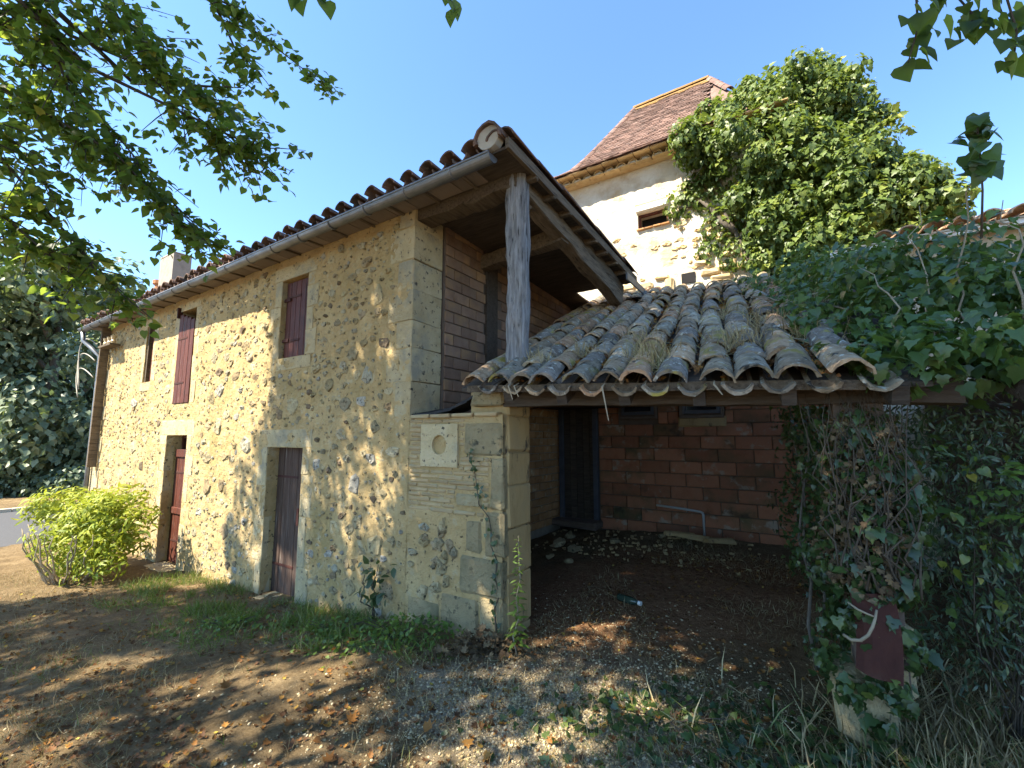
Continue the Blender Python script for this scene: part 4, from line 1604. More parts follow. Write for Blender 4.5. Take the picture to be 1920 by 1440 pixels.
# ---- large-leaved ivy growing over the right end of the shed roof
base = (2.75, .5, 2.0)
liv = hthing("ivy_plant", "large-leaved shaded ivy heaped over the right end of the shed roof", "ivy", base)
LE = [(2.30, 1.0, 2.60, .22), (2.57, .8, 2.72, .27), (2.85, .8, 2.76, .27), (3.12, .8, 2.70, .27), (2.62, .5, 2.40, .22), (2.87, .4, 2.40, .22), (3.1, .4, 2.40, .22), (2.22, .3, 2.16, .10), (2.46, .05, 2.10, .13),
      (2.70, .0, 2.06, .14), (2.95, .1, 2.08, .16), (3.2, .2, 2.1, .2), (2.35, 2.0, 3.13, .24), (2.72, 1.8, 3.16, .22), (3.1, 1.4, 2.86, .22), (3.4, 1.0, 2.62, .24), (3.4, .6, 2.4, .28), (2.1, 1.8, 2.92, .15),
      (2.15, .9, 2.55, .12), (2.62, -.2, 1.92, .10), (2.4, -.2, 1.96, .09), (2.9, -.15, 1.95, .1), (2.5, 2.6, 3.45, .2), (2.0, 2.8, 3.4, .12), (2.15, .5, 2.36, .13), (2.05, 1.2, 2.66, .14), (1.95, 2.0, 3.0, .16), (1.75, 2.8, 3.36, .17), (1.6, 3.5, 3.68, .18), (2.2, 2.4, 3.2, .2), (2.1, 3.3, 3.62, .22), (2.2, .0, 2.05, .09), (2.35, -.15, 2.03, .1), (2.6, -.2, 2.05, .12), (2.85, -.2, 2.05, .12), (3.1, -.15, 2.05, .14), (2.4, .4, 2.28, .14), (3.3, .0, 2.2, .2), (2.6, .2, 2.15, .18), (2.8, .1, 1.95, .17), (3.05, .15, 1.95, .2), (3.3, .2, 1.95, .2), (2.5, 1.4, 2.8, .22), (2.3, 3.4, 3.8, .2)]
ivy(liv, LE, 330, base, .064, T_IVY, "ivy", "vine_leaf", parts=300, inner=.45, seed_noise=.55, up=.6)
stems("stem", liv, "dry_twig", base, [[(2.75, .35, 2.0), (2.72, .4, 2.3), (2.74, .5, 2.75), (2.78, .55, 3.05)], [(2.9, .3, 2.05), (2.88, .35, 2.4), (2.95, .4, 2.85), (2.97, .3, 3.2), (2.99, .25, 3.35)],
                                     [(2.6, .25, 2.15), (2.55, .3, 2.45), (2.45, .5, 2.7)], [(3.05, .2, 2.2), (3.1, .25, 2.6), (3.08, .35, 2.9)], [(2.5, .1, 2.1), (2.2, .2, 2.15), (1.95, .5, 2.32), (1.85, 1.1, 2.62)],
                                     [(2.4, .8, 2.5), (2.0, 1.3, 2.75), (1.7, 2.0, 3.05), (1.5, 2.6, 3.3)], [(2.3, 1.5, 2.85), (1.9, 1.5, 2.83), (1.6, 1.2, 2.68)]], .007)
MB().tube([Vector(q) - Vector(base) for q in ((2.97, .32, 2.7), (2.985, .27, 2.95), (2.99, .245, 3.2), (2.992, .24, 3.38))], [.006, .005, .004, .003], 7).build("stem", "twig", liv, smooth=True)
P = []
for _ in range(30):
    t = rng.random()
    P.append((2.99 + rng.normal(0, .035), .24 + rng.normal(0, .03), 3.02 + .36 * t))
P = np.array(P) - np.array(base)
x, y, z = basis(rng.normal(0, .5, P.shape) + np.array([[0, -.8, .5]]), rng.normal(0, .4, P.shape) + np.array([[0, 0, -1.]]))
for i in range(len(P)):
    leaf_piece("leaf", P[i], x[i], y[i], z[i], .075 + .035 * rng.random(), "heart", T_HEART, "vine_leaf", liv, .1 + .3 * rng.random())

# ---- ivy and dead creeper wrapped round the right support
base = (2.33, -.05, .25)
piv = hthing("creeper", "ivy and dry creeper wrapped round the right post of the shed", "creeper", base)
PE = [(2.33, .05, 1.62, .16), (2.32, .0, 1.38, .17), (2.31, -.02, 1.16, .17), (2.29, -.03, .93, .16), (2.16, .03, 1.02, .08), (2.25, -.05, .70, .13), (2.42, .02, 1.43, .13), (2.40, -.03, .86, .11), (2.40, -.02, 1.10, .13),
      (2.18, -.12, .34, .07), (2.36, -.12, .38, .08), (2.28, -.14, .20, .06), (2.15, .05, .62, .08), (2.12, .0, .40, .07), (2.46, 0, 1.25, .12), (2.44, 0, .55, .09)]
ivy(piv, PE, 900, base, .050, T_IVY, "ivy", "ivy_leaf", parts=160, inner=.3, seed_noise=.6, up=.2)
P, x, y, z, N = ell_leaves(PE[:5], 1100, base, inner=.2, seed_noise=.9)
leaves("dead_leaves", P, x, y, z, .022 + .024 * rng.random(len(P)), T_DRY, "dead_ivy", piv)
lines = []
for k in range(34):
    s0 = 2.33 + rng.normal(0, .085)
    lines.append([(s0, -.13 + rng.normal(0, .03), .80 + .2 * rng.random()), (s0 + rng.normal(0, .06), -.15 + rng.normal(0, .03), 1.15), (s0 + rng.normal(0, .08), -.13 + rng.normal(0, .03), 1.4), (s0 + rng.normal(0, .08), -.1, 1.85)])
stems("stem", piv, "twig", base, lines, .0055)
MB().tube([Vector(q) - Vector(base) for q in ((2.17, -.21, .63), (2.20, -.235, .62), (2.235, -.245, .63), (2.265, -.245, .66), (2.285, -.24, .70), (2.30, -.22, .735), (2.31, -.20, .77))], [.007, .008, .008, .007, .007, .006, .005], 7).build("root", "dry_twig", piv, smooth=True)
MB().tube([Vector(q) - Vector(base) for q in ((2.20, -.20, .785), (2.235, -.225, .765), (2.27, -.225, .752), (2.30, -.215, .74))], [.004, .005, .005, .004], 6).build("root", "dry_twig", piv, smooth=True)
# creeper hanging inside the shed, right of the brick wall
base = (1.95, .75, .1)
hiv = hthing("creeper", "dark ivy curtain hanging inside the shed by the brick wall", "creeper", base)
HE = [(2.17 + .08 * math.sin(k), .6 + .28 * (k % 4), .25 + .28 * (k // 2), .17) for k in range(13)] + [(2.2, 2.6, 1.4, .35), (2.1, 2.8, .8, .35), (2.05, 3.0, 1.9, .25), (2.3, 2.4, .4, .4)]
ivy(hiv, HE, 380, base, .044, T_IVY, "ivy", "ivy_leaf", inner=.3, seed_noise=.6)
stems("stem", hiv, "bark", base, [[(2.05, .6, .1), (2.0, .7, .9), (2.1, .8, 1.8)], [(2.1, 1.2, .1), (2.05, 1.3, 1.0), (2.0, 1.4, 1.9)]], .014)

# ---- dense dark shrub at the right edge
base = (2.85, .25, .1)
shb = hthing("shrub", "dense dark shrub of fine leaves filling the right edge under the ivy", "shrub", base)
SE = [(2.58, .3, 1.75, .16), (2.79, .5, 1.66, .25), (3.02, .6, 1.69, .24), (2.62, .25, 1.43, .2), (2.84, .3, 1.38, .23), (2.95, .2, 1.15, .22), (2.64, .2, 1.12, .18), (2.78, .12, .98, .18), (2.72, .35, .70, .2),
      (2.90, .2, .72, .18), (2.59, .4, .85, .15), (3.1, .2, .95, .25), (3.15, .3, 1.45, .25), (3.0, .15, .5, .18), (2.75, .3, .42, .18), (2.6, .5, .5, .18), (3.1, .8, .6, .3), (3.0, .9, 1.3, .35), (2.75, .9, 1.0, .3), (2.7, .8, 1.6, .25),
      (3.25, .1, .55, .2)]
ivy(shb, SE, 520, base, .046, T_NARROW, "narrow", "shrub_leaf", inner=.45, seed_noise=.5, tipdown=.5)
lines = []
for k in range(22):
    a = 2.6 + .6 * rng.random()
    lines.append([(2.85 + rng.normal(0, .08), .3, .08), (a, .15 + .3 * rng.random(), .6 + .3 * rng.random()), (a + rng.normal(0, .15), .1 + .3 * rng.random(), 1.2 + .5 * rng.random())])
stems("stem", shb, "twig", base, lines, .005)
P, x, y, z, N = ell_leaves(SE[3:9], 60, base, inner=.1, seed_noise=.5)
leaves("bright_leaves", P, x, y, z, .025 + .03 * rng.random(len(P)), T_HEART, "vine_leaf", shb, .4 + .6 * rng.random(len(P)))

# ---- pinnate sapling in front of the shrub
base = (2.93, -.02, .1)
fsp = hthing("sapling", "young sapling with feathery paired leaflets before the dark shrub", "sapling", base)
stems("stem", fsp, "twig", base, [[(2.93, -.02, .1), (2.93, .0, .8), (2.935, 0, 1.52)]], .008)
P, Yv = [], []
for k in range(9):
    zz0 = 1.18 + .04 * k
    a = k * 2.4
    dv = np.array([math.cos(a), math.sin(a) * .6, .45])
    for q in range(1, 8):
        c = np.array([2.934, 0, zz0]) + dv * (.028 * q) + np.array([0, 0, -.0025 * q * q])
        sd = np.array([-dv[1], dv[0], 0])
        sd /= np.linalg.norm(sd)
        for sg in (-1, 1):
            P.append(c)
            Yv.append(sd * sg + dv * .3)
P, Yv = np.array(P) - np.array(base), np.array(Yv)
x, y, z = basis(rng.normal(0, .15, P.shape) + np.array([[0, -.3, 1.]]), Yv)
leaves("leaflets", P, x, y, z, .048, T_SIMPLE, "weed_leaf", fsp, .25 + .4 * rng.random(len(P)))

# ---- golden bush at the far end of the front wall
gzb = -.45
base = (-6.9, -1.0, gzb)
bsh = hthing("garden_bush", "bright yellow-green rounded bush against the far front wall", "bush", base)
BE = [(-6.65, -.85, .40, .50), (-7.5, -.95, .36, .42), (-5.95, -.75, .46, .36), (-6.8, -.95, .10, .42), (-6.05, -.8, .10, .32), (-7.2, -.9, .52, .38), (-6.35, -.75, .58, .28)]
ivy(bsh, clumpy(BE, .10, .24, 9), 230, base, .105, T_NARROW, "narrow", "bush_leaf", inner=.35, seed_noise=.5, up=.6, tipdown=-.3)
lines = []
for k in range(26):
    a = rng.random() * 6.28
    lines.append([(-6.7 + .2 * math.cos(a), -1.0 + .15 * math.sin(a), gzb), (-6.7 + .7 * math.cos(a), -1.0 + .4 * math.sin(a), -.05), (-6.7 + 1.0 * math.cos(a), -1.0 + .5 * math.sin(a), .35)])
stems("stem", bsh, "dry_twig", base, lines, .014)

# ---- trees beyond the lane
def far_tree(label, x, y, hgt, rad, low, seed, dens=26, size=.30, group="trees beyond the lane"):
    base = Vector((x, y, -.55))
    t = thing("tree", label, "tree", house=False, loc=base, group=group)
    MB().tube([(0, 0, 0), (.1, .05, hgt * .3), (-.1, .1, hgt * .6), (0, 0, hgt * .9)], [.26, .2, .13, .04], 8).build("trunk", "bark", t, smooth=True)
    es = []
    r0 = random.Random(seed)
    for k in range(46):
        f = r0.random()
        zz_ = low + (hgt - low) * f
        prof_ = math.sin(math.pi * min(.97, .12 + .82 * f)) ** .7
        a, rr = r0.random() * 6.28, rad * prof_ * (r0.random() ** .5)
        es.append((rr * math.cos(a), rr * math.sin(a), zz_, rad * (.22 + .2 * r0.random())))
    for k in range(5):
        a = k * 1.26
        MB().tube([(0, 0, hgt * (.25 + .08 * k)), (rad * .4 * math.cos(a), rad * .4 * math.sin(a), hgt * (.4 + .08 * k)), (rad * .8 * math.cos(a), rad * .8 * math.sin(a), hgt * (.48 + .08 * k))], [.1, .06, .02], 6).build("limb", "bark", t)
    P, x_, y_, z_, N = ell_leaves(es, dens, (0, 0, 0), inner=.3, seed_noise=.6)
    leaves("crown", P, x_, y_, z_, size * (.6 + .7 * rng.random(len(P))), T_DIAM, "ash_leaf", t, np.clip(.45 + .25 * rng.normal(0, 1, len(P)), 0, 1))


far_tree("tall grey-green tree beyond the lane, nearest the house", -18.6, 17.6, 9.6, 2.9, .8, 1)
far_tree("broad grey-green tree at the left edge beyond the lane", -23.0, 17.0, 9.0, 3.4, .9, 2)
far_tree("lower tree filling the gap behind the two beside the lane", -20.5, 22.5, 8.0, 3.6, .6, 3)
far_tree("small dark tree right behind the far corner of the house", -17.6, 21.5, 6.6, 2.4, .5, 4)
base = Vector((-30, 34, -.6))
es = [(-30 + 3.2 * k + random.uniform(-1, 1), random.uniform(-3, 3), 2.0 + random.random() * 2, 3.2) for k in range(22)]
P, x, y, z, N = ell_leaves(es, 4.5, (0, 0, 0), inner=.3, seed_noise=.6)
o = leaves("woods", P, x, y, z, .75 * (.6 + .7 * rng.random(len(P))), T_DIAM, "ash_leaf", None, .3 * rng.random(len(P)))
o.location = base
tag(o, "dark belt of woods far beyond the lane", None, None, "stuff")
base = Vector((-19.5, 16.2, -.55))
es = [(-4 + .8 * k, random.uniform(-.3, .3), .35 + .25 * random.random(), .55) for k in range(11)]
P, x, y, z, N = ell_leaves(es, 60, (0, 0, 0), inner=.3, seed_noise=.6)
hd = thing("hedge", "low dark undergrowth along the foot of the trees by the lane", "hedge", house=False, loc=base)
leaves("foliage", P, x, y, z, .17 * (.6 + .7 * rng.random(len(P))), T_DIAM, "ash_leaf", hd, .35 * rng.random(len(P)))

# ---- linden overhead: trunk behind the viewer, one bough hanging into view, crown that throws the dappled shade
base = Vector((-4.6, -1.6, 0))
lin = thing("linden_tree", "leafy linden whose drooping bough hangs in at upper left", "tree", house=False, loc=base)
bv = np.array(base)


def rel(p):
    return Vector(p) - base


MB().tube([(0, 0, -.3), (.05, 0, 1.0), (-.05, .1, 3.0), (0, .2, 5.5), (.2, .1, 9), (.3, 0, 12.5)], [.36, .27, .24, .2, .12, .04], 12).build("trunk", "bark", lin, smooth=True)
SPR = [[(-2.79, 3.4, 5.48), (-2.27, 3.5, 5.17), (-1.68, 3.6, 4.73)], [(-2.57, 3.3, 5.32), (-2.2, 3.3, 5.12)], [(-2.55, 3.4, 5.27), (-2.38, 3.4, 4.92), (-2.13, 3.4, 4.66)], [(-3.33, 3.0, 5.07), (-2.75, 3.1, 4.58)],
       [(-3.66, 3.1, 5.19), (-2.67, 3.2, 4.25), (-2.11, 3.3, 3.86)], [(-3.13, 3.2, 4.63), (-2.6, 3.2, 4.39), (-2.08, 3.3, 4.1)], [(-3.86, 2.9, 4.69), (-3.0, 3.0, 3.91), (-2.37, 3.1, 3.15)],
       [(-3.66, 2.8, 4.08), (-2.8, 2.9, 3.59), (-2.38, 3.0, 3.12)], [(-3.59, 2.8, 3.6), (-3.15, 2.9, 3.07), (-2.72, 3.0, 2.57)], [(-3.53, 2.8, 3.17), (-2.95, 2.9, 2.65)], [(-4.02, 3.0, 4.98), (-3.25, 3.0, 4.39)],
       [(-3.65, 3.0, 4.08), (-2.81, 3.0, 3.57)], [(-2.8, 3.1, 4.21), (-1.94, 3.2, 3.82)], [(-3.44, 3.3, 5.37), (-2.89, 3.3, 4.82)], [(-3.45, 2.8, 4.8), (-3.09, 2.8, 4.0)], [(-3.49, 2.7, 3.72), (-3.08, 2.7, 3.3)],
       [(-2.71, 3.4, 4.56), (-2.26, 3.4, 4.54)], [(-3.99, 3.2, 3.14), (-3.39, 3.2, 2.88)]]
SPN = [62, 40, 46, 90, 130, 90, 150, 130, 130, 80, 120, 120, 85, 90, 110, 90, 30, 60]
SPW = [.07, .10, .09, .18, .17, .12, .17, .12, .11, .16, .2, .2, .13, .16, .2, .2, .07, .14]
P, V0, NN = [], [], []
for pts, nl, wd in zip(SPR, SPN, SPW):
    q = [Vector(p) for p in pts]
    Lq = [(b2 - a).length for a, b2 in zip(q[:-1], q[1:])]
    hub = Vector((-4.3, 1.2, 5.6))
    st_ = q[0] + (q[0] - q[1]).normalized() * .5
    MB().tube([rel(hub.lerp(st_, .25)), rel(hub.lerp(st_, .7)), rel(st_), *[rel(p) for p in q]], [.03, .022, .016] + [.012 * (1 - .75 * i / (len(q) - 1)) for i in range(len(q))], 6).build("twig", "twig", lin, smooth=True)
    for k in range(max(5, nl // 5)):       # side twigs
        t = rng.random() ** .8
        i = 0 if len(q) == 2 or t < .5 else 1
        c = q[i].lerp(q[i + 1], rng.random())
        dv = (q[i + 1] - q[i]).normalized() * .6 + Vector((rng.normal(0, .5), rng.normal(0, .5), rng.normal(-.25, .4)))
        e = c + dv.normalized() * wd * (1.3 + 1.7 * rng.random())
        MB().tube([rel(c), rel(c.lerp(e, .5) + Vector((0, 0, .01))), rel(e)], [.005, .004, .002], 4, cap=False).build("twig", "twig", lin)
        for _ in range(17):
            tt_ = rng.random()
            p = c.lerp(e, tt_)
            P.append((p.x + rng.normal(0, .035), p.y + rng.normal(0, .05), p.z + rng.normal(0, .03) - .01))
            V0.append((dv.x * .5, dv.y * .5, -.7))
P = np.array(P)
V0 = np.array(V0) + rng.normal(0, .45, P.shape)
N0 = rng.normal(0, .5, P.shape) + np.array([[0, -.25, .8]])
x, y, z = basis(N0, V0)
sz = .036 + .038 * rng.random(len(P))
vr = np.clip(.42 + .26 * rng.normal(0, 1, len(P)), 0, 1)
idx = np.argsort(np.linalg.norm(P - np.array([0, 0, 1.6]), axis=1) / sz)[:240]
mask = np.zeros(len(P), bool)
mask[idx] = True
for i in idx:
    leaf_piece("leaf", P[i] - bv, x[i], y[i], z[i], sz[i], "heart", T_HEART, "linden_leaf", lin, vr[i])
k = ~mask
leaves("bough_leaves", P[k] - bv, x[k], y[k], z[k], sz[k], T_HEART, "linden_leaf", lin, vr[k])
# limbs
for (e1, e2) in (((-4.3, 1.2, 5.6), None), ((-2.0, -3.0, 6.5), (0.5, -3.6, 8.0)), ((-5.0, -3.5, 7), (-5.5, -5, 9.5)), ((-1.5, -1.0, 7.5), (2.0, -1.2, 9.0)), ((-3.2, 0.2, 8.5), (-2.4, 1.0, 11)), ((-6.5, -2.0, 7.5), (-7.5, -2.2, 9.5))):
    q = [(-4.6, -1.4, 3.6), tuple((Vector((-4.6, -1.4, 3.6)).lerp(Vector(e1), .5) + Vector((0, 0, .35)))), e1] + ([e2] if e2 else [])
    MB().tube([rel(p) for p in q], [.11, .08, .05, .02][:len(q)], 8).build("limb", "bark", lin, smooth=True)
# crown clumps: dense towards the shed, looser over the lawn, its edge falling along the lit far wall
CL, tries = [], 0
cr = random.Random(5)
while len(CL) < 3500 and tries < 90000:
    tries += 1
    zp = cr.uniform(-7.5, 10.0)
    lim = 4.75 - .22 * zp + .35 * math.sin(zp * 2.1)
    sp_ = cr.uniform(-lim + .45, 5.2)
    w = cr.uniform(-8.5, -4.4) if zp < 0 else cr.uniform(-5.6, -2.7)
    t = w / SH[1]
    p = H(sp_ + SH[0] * t, w, zp + SH[2] * t)
    if p.z < 3.7 or p.z < 2.7 + 1.17 * max(0, p.y + .5):
        continue
    keep = (.30 if sp_ > -1.2 else .80) if zp < 0 else (.90 if zp < 4 else 1.0)
    if sp_ < -2.6 and zp > -1:
        keep = .85
    if -2.2 < sp_ < .3 and -.5 < zp < 3.3:
        keep = .55
    if cr.random() > keep:
        continue
    CL.append(p)
P, N0 = [], []
for c in CL:
    r = .20 + .17 * cr.random()
    d = rng.normal(0, 1, (32, 3))
    d /= np.linalg.norm(d, axis=1, keepdims=True)
    P.append(np.array(c) + d * r * (rng.random((32, 1)) ** .45) * np.array([1, 1, .6]))
    N0.append(d)
P, N0 = np.concatenate(P), np.concatenate(N0)
ok_ = P[:, 2] > 2.0 + 1.17 * np.maximum(0, P[:, 1] + .3)
P, N0 = P[ok_], N0[ok_]
x, y, z = basis(N0 * .4 + rng.normal(0, .4, P.shape) + np.array([[0, 0, .8]]), rng.normal(0, .6, P.shape) + np.array([[0, 0, -.6]]))
leaves("crown", P - bv, x, y, z, .10 + .06 * rng.random(len(P)), T_SIMPLE, "linden_leaf", lin, np.clip(.42 + .26 * rng.normal(0, 1, len(P)), 0, 1))
# two leafy tips at the top edge
for (p0, p1, m_) in (((-1.2, 2.2, 4.1), (-1.16, 2.2, 4.02), 2), ((-1.08, 2.2, 4.13), (-1.04, 2.2, 3.99), 2), ((-.38, 2.2, 4.13), (-.30, 2.2, 3.94), 3)):
    p0, p1 = Vector(p0), Vector(p1)
    MB().tube([rel(p0 + Vector((-.6, -.9, .9))), rel(p0 + Vector((-.1, -.15, .2))), rel(p0), rel(p1)], [.012, .008, .005, .002], 5).build("twig", "twig", lin)
    for q in range(m_):
        p = p0.lerp(p1, (q + .3) / m_)
        nn = np.array([[rng.normal(0, .4), -.9, .35]])
        xx, yy, zz_ = basis(nn, np.array([[rng.normal(.15, .3), 0, -1.]]))
        leaf_piece("leaf", np.array(p) - bv, xx[0], yy[0], zz_[0], .105 + .03 * rng.random(), "heart", T_HEART, "linden_leaf", lin, .12 + .2 * rng.random())

# ---- dark twigs hanging in at the upper right
base = Vector((5.2, -1.2, 0))
ovt = thing("overhanging_tree", "dark heart-leaved twigs hanging from a tree at the upper right corner", "tree", house=False, loc=base)
bv2 = np.array(base)
MB().tube([(0, 0, -.2), (0, 0, 2), (-.1, .1, 4.2), (-.2, .3, 6.5)], [.22, .17, .12, .04], 10).build("trunk", "bark", ovt, smooth=True)
TW = [[(2.08, 2.0, 3.95), (2.06, 2.0, 3.66), (1.99, 2.0, 3.47)], [(2.33, 2.1, 4.05), (2.48, 2.1, 3.83), (2.40, 2.1, 3.76)], [(2.52, 2.0, 3.95), (2.56, 2.0, 3.64), (2.52, 2.0, 3.47)], [(2.60, 2.1, 3.98), (2.64, 2.1, 3.75)], [(2.2, 2.1, 4.02), (2.26, 2.1, 3.93)]]
for pts in TW:
    q = [Vector(p) for p in pts]
    MB().tube([p - base for p in [Vector((4.6, -.4, 4.6)), Vector((3.4, .9, 4.6)), q[0] + Vector((.08, -.1, .2))] + q], [.04, .022, .012] + [.006, .005, .003][:len(q)], 6).build("twig", "twig", ovt, smooth=True)
    for a, b2 in zip(q[:-1], q[1:]):
        for k in range(9):
            p = a.lerp(b2, (k + .5) / 9) + Vector((rng.normal(0, .04), rng.normal(0, .04), rng.normal(0, .01)))
            xx, yy, zz_ = basis(np.array([[rng.normal(0, .6), -.7, .5]]), np.array([[rng.normal(0, .5), 0, -1.]]))
            leaf_piece("leaf", np.array(p) - bv2, xx[0], yy[0], zz_[0], .075 + .045 * rng.random(), "heart", T_HEART, "linden_leaf", ovt, .02 + .2 * rng.random())
cl = []
for k in range(24):
    c = np.array([rng.uniform(2.9, 7), rng.uniform(-4, 1.2), rng.uniform(5.2, 7.5)])
    cl.append(c + rng.normal(0, .3, (30, 3)))
P = np.concatenate(cl)
P = P[P[:, 2] > 2.6 + 1.2 * np.maximum(0, P[:, 1])]
x, y, z = basis(rng.normal(0, .4, P.shape) + np.array([[0, 0, .8]]), rng.normal(0, .6, P.shape) + np.array([[0, 0, -.6]]))
leaves("crown", P - bv2, x, y, z, .10 + .06 * rng.random(len(P)), T_SIMPLE, "linden_leaf", ovt)

# ================================================================== GROUND COVER
def on_ground(n, fn, reject=True):
    out_ = []
    while len(out_) < n:
        x_, y_ = fn()
        s, w = inv_h(x_, y_)
        if reject and ((s < .02 and w > -.02 and s > -10.5) or y_ < 1.0):
            continue
        out_.append((x_, y_, gz(x_, y_)))
    return np.array(out_)


def uni(x0, x1, y0, y1):
    return lambda: (random.uniform(x0, x1), random.uniform(y0, y1))


def house_rect(s0, s1, w0, w1):
    def f():
        p = H(random.uniform(s0, s1), random.uniform(w0, w1), 0)
        return p.x, p.y
    return f


def gauss(cx, cy, sx, sy):
    return lambda: (random.gauss(cx, sx), random.gauss(cy, sy))


def grass(name, label, P, size, m, lean=.5, var=None):
    N = len(P)
    Y = rng.normal(0, lean, (N, 3)) + np.array([[0, 0, 1.]])
    x_, y_, z_ = basis(rng.normal(0, 1, (N, 3)) * np.array([[1, 1, .1]]), Y)
    o = leaves(name, P, x_, y_, z_, size, T_BLADE, m, None, var)
    tag(o, label, None, None, "stuff")
    return o


P = np.concatenate([on_ground(9500, house_rect(-5.6, -1.3, -.8, -.02)), on_ground(2600, house_rect(-5.0, -2.2, -1.2, -.4)), on_ground(1500, house_rect(-2.6, -.2, -.6, -.05))])
keep = np.array([fbm(p[0] * 2.3, p[1] * 2.3, 1.0) > -.12 for p in P])
P = P[keep]
grass("green_grass", "green grass growing along the foot of the front wall", P, .04 + .12 * rng.random(len(P)) ** 1.6, "green_blade", .85)
P = np.concatenate([on_ground(38000, uni(-7.5, 3.4, 1.25, 7.0)), on_ground(16000, uni(-3.5, 3.2, 1.25, 3.2))])
keep = np.array([fbm(p[0] * .9, p[1] * .9, 5.0) > -.12 for p in P])
P = P[keep]
grass("dry_grass", "short dry straw-coloured grass thinly covering the yard", P, .03 + .065 * rng.random(len(P)), "dry_blade", 1.3)
P = np.concatenate([on_ground(6500, gauss(2.35, 2.1, .5, .35)), on_ground(3200, gauss(2.0, 1.75, .5, .25)), on_ground(2500, gauss(2.9, 2.3, .4, .4))])
grass("tall_dry_grass", "longer dry and green grass in the lower right corner", P, .06 + .17 * rng.random(len(P)) ** 1.8, "dry_blade", .95, np.clip(.5 + .4 * rng.normal(0, 1, len(P)), 0, 1))
P = np.concatenate([on_ground(4000, uni(-1.6, 2.6, 1.25, 2.6)), on_ground(2500, gauss(-4, 4.4, 1.6, .6))])
keep = np.array([fbm(p[0] * 1.7, p[1] * 1.7, 9.0) > .08 for p in P])
P = P[keep]
grass("green_tufts", "sparse green tufts in the trodden yard", P, .03 + .06 * rng.random(len(P)), "green_blade", .8)

# creeping ground leaves and weeds
def weed(label, cx, cy, sx, sy, n, hgt, size, m, tmpl=T_SIMPLE, group=None, cat="weed", tname="weed_clump"):
    b0 = Vector((cx, cy, gz(cx, cy)))
    t = thing(tname, label, cat, house=False, loc=b0, group=group)
    P = on_ground(n, gauss(cx, cy, sx, sy))
    d = np.hypot((P[:, 0] - cx) / sx, (P[:, 1] - cy) / sy)
    P[:, 2] += hgt * rng.random(n) * np.exp(-d * d * .35)
    x_, y_, z_ = basis(rng.normal(0, .5, P.shape) + np.array([[0, -.2, 1.]]), rng.normal(0, 1, P.shape) * np.array([[1, 1, .4]]))
    leaves("foliage", P - np.array(b0), x_, y_, z_, size * (.5 + rng.random(n)), tmpl, m, t)
    ln = []
    for k in range(8):
        a = rng.random() * 6.28
        ln.append([(0, 0, -.02), (.4 * sx * math.cos(a), .4 * sy * math.sin(a), hgt * .5), (.9 * sx * math.cos(a), .9 * sy * math.sin(a), hgt * .8)])
    for q in ln:
        MB().tube(q, [.005, .004, .002], 5).build("stem", "twig", t)
    return t


p = H(-.85, -.32, 0)
weed("low leafy green weeds at the wall below the pierced slab", p.x, p.y, .34, .15, 620, .20, .042, "weed_leaf")
p = H(-1.55, -.40, 0)
weed("bright green clover-like patch just left of the leafy weeds", p.x, p.y, .28, .13, 380, .12, .038, "weed_leaf")
p = H(-2.75, -.75, 0)
weed("pale green weeds in the grass before the nearer door", p.x, p.y, .30, .16, 300, .12, .040, "weed_leaf")
p = H(-.10, -.22, 0)
weed("dry straggly weeds at the foot of the corner pillar", p.x, p.y, .16, .08, 260, .18, .05, "dead_ivy", T_DRY)
p = H(2.3, -.40, 0)
weed("ivy runners creeping over the ground below the right post", p.x, p.y, .42, .28, 1500, .10, .045, "ivy_leaf", T_IVY, cat="ivy", tname="ivy_runners")
p = H(1.3, -.3, 0)
weed("mixed low weeds at the shed mouth beside the right post", p.x, p.y, .45, .2, 520, .07, .04, "ivy_leaf", T_IVY)
# dark leaved plant on the wall, tall weed at the pillar
base = (-1.40, -.12, -.15)
nt2 = hthing("nettle", "dark broad-leaved plant rising against the wall above the weeds", "weed", base)
stems("stem", nt2, "twig", base, [[(-1.40, -.12, -.15), (-1.38, -.12, .15), (-1.33, -.13, .42)], [(-1.40, -.12, -.1), (-1.5, -.14, .2), (-1.52, -.15, .36)]], .009)
P = np.array([(-1.37 + rng.normal(0, .08), -.14 + rng.normal(0, .05), .08 + .36 * rng.random()) for _ in range(48)]) - np.array(base)
x, y, z = basis(rng.normal(0, .5, P.shape) + np.array([[0, -.6, .8]]), rng.normal(0, 1, P.shape) + np.array([[0, 0, -.4]]))
for i in range(len(P)):
    leaf_piece("leaf", P[i], x[i], y[i], z[i], .06 + .05 * rng.random(), "simple", T_SIMPLE, "ivy_leaf", nt2, .05 + .35 * rng.random())
base = (.20, -.12, 0)
tw_ = hthing("tall_weed", "tall thin pale weed with narrow leaves standing by the pillar", "weed", base)
stems("stem", tw_, "dry_twig", base, [[(.20, -.12, -.02), (.19, -.12, .4), (.21, -.12, .86)]], .006)
P, Yv = [], []
for k in range(70):
    t = k / 70
    a = k * 2.4
    P.append((.195 + .01 * t, -.12, .08 + .78 * t))
    Yv.append((math.cos(a), math.sin(a), .35))
P = np.array(P) - np.array(base)
x, y, z = basis(rng.normal(0, .2, P.shape) + np.array([[0, -.2, 1.]]), np.array(Yv))
leaves("leaf_whorls", P, x, y, z, np.linspace(.11, .035, 70), T_NARROW, "weed_leaf", tw_, .35 + .4 * rng.random(70))
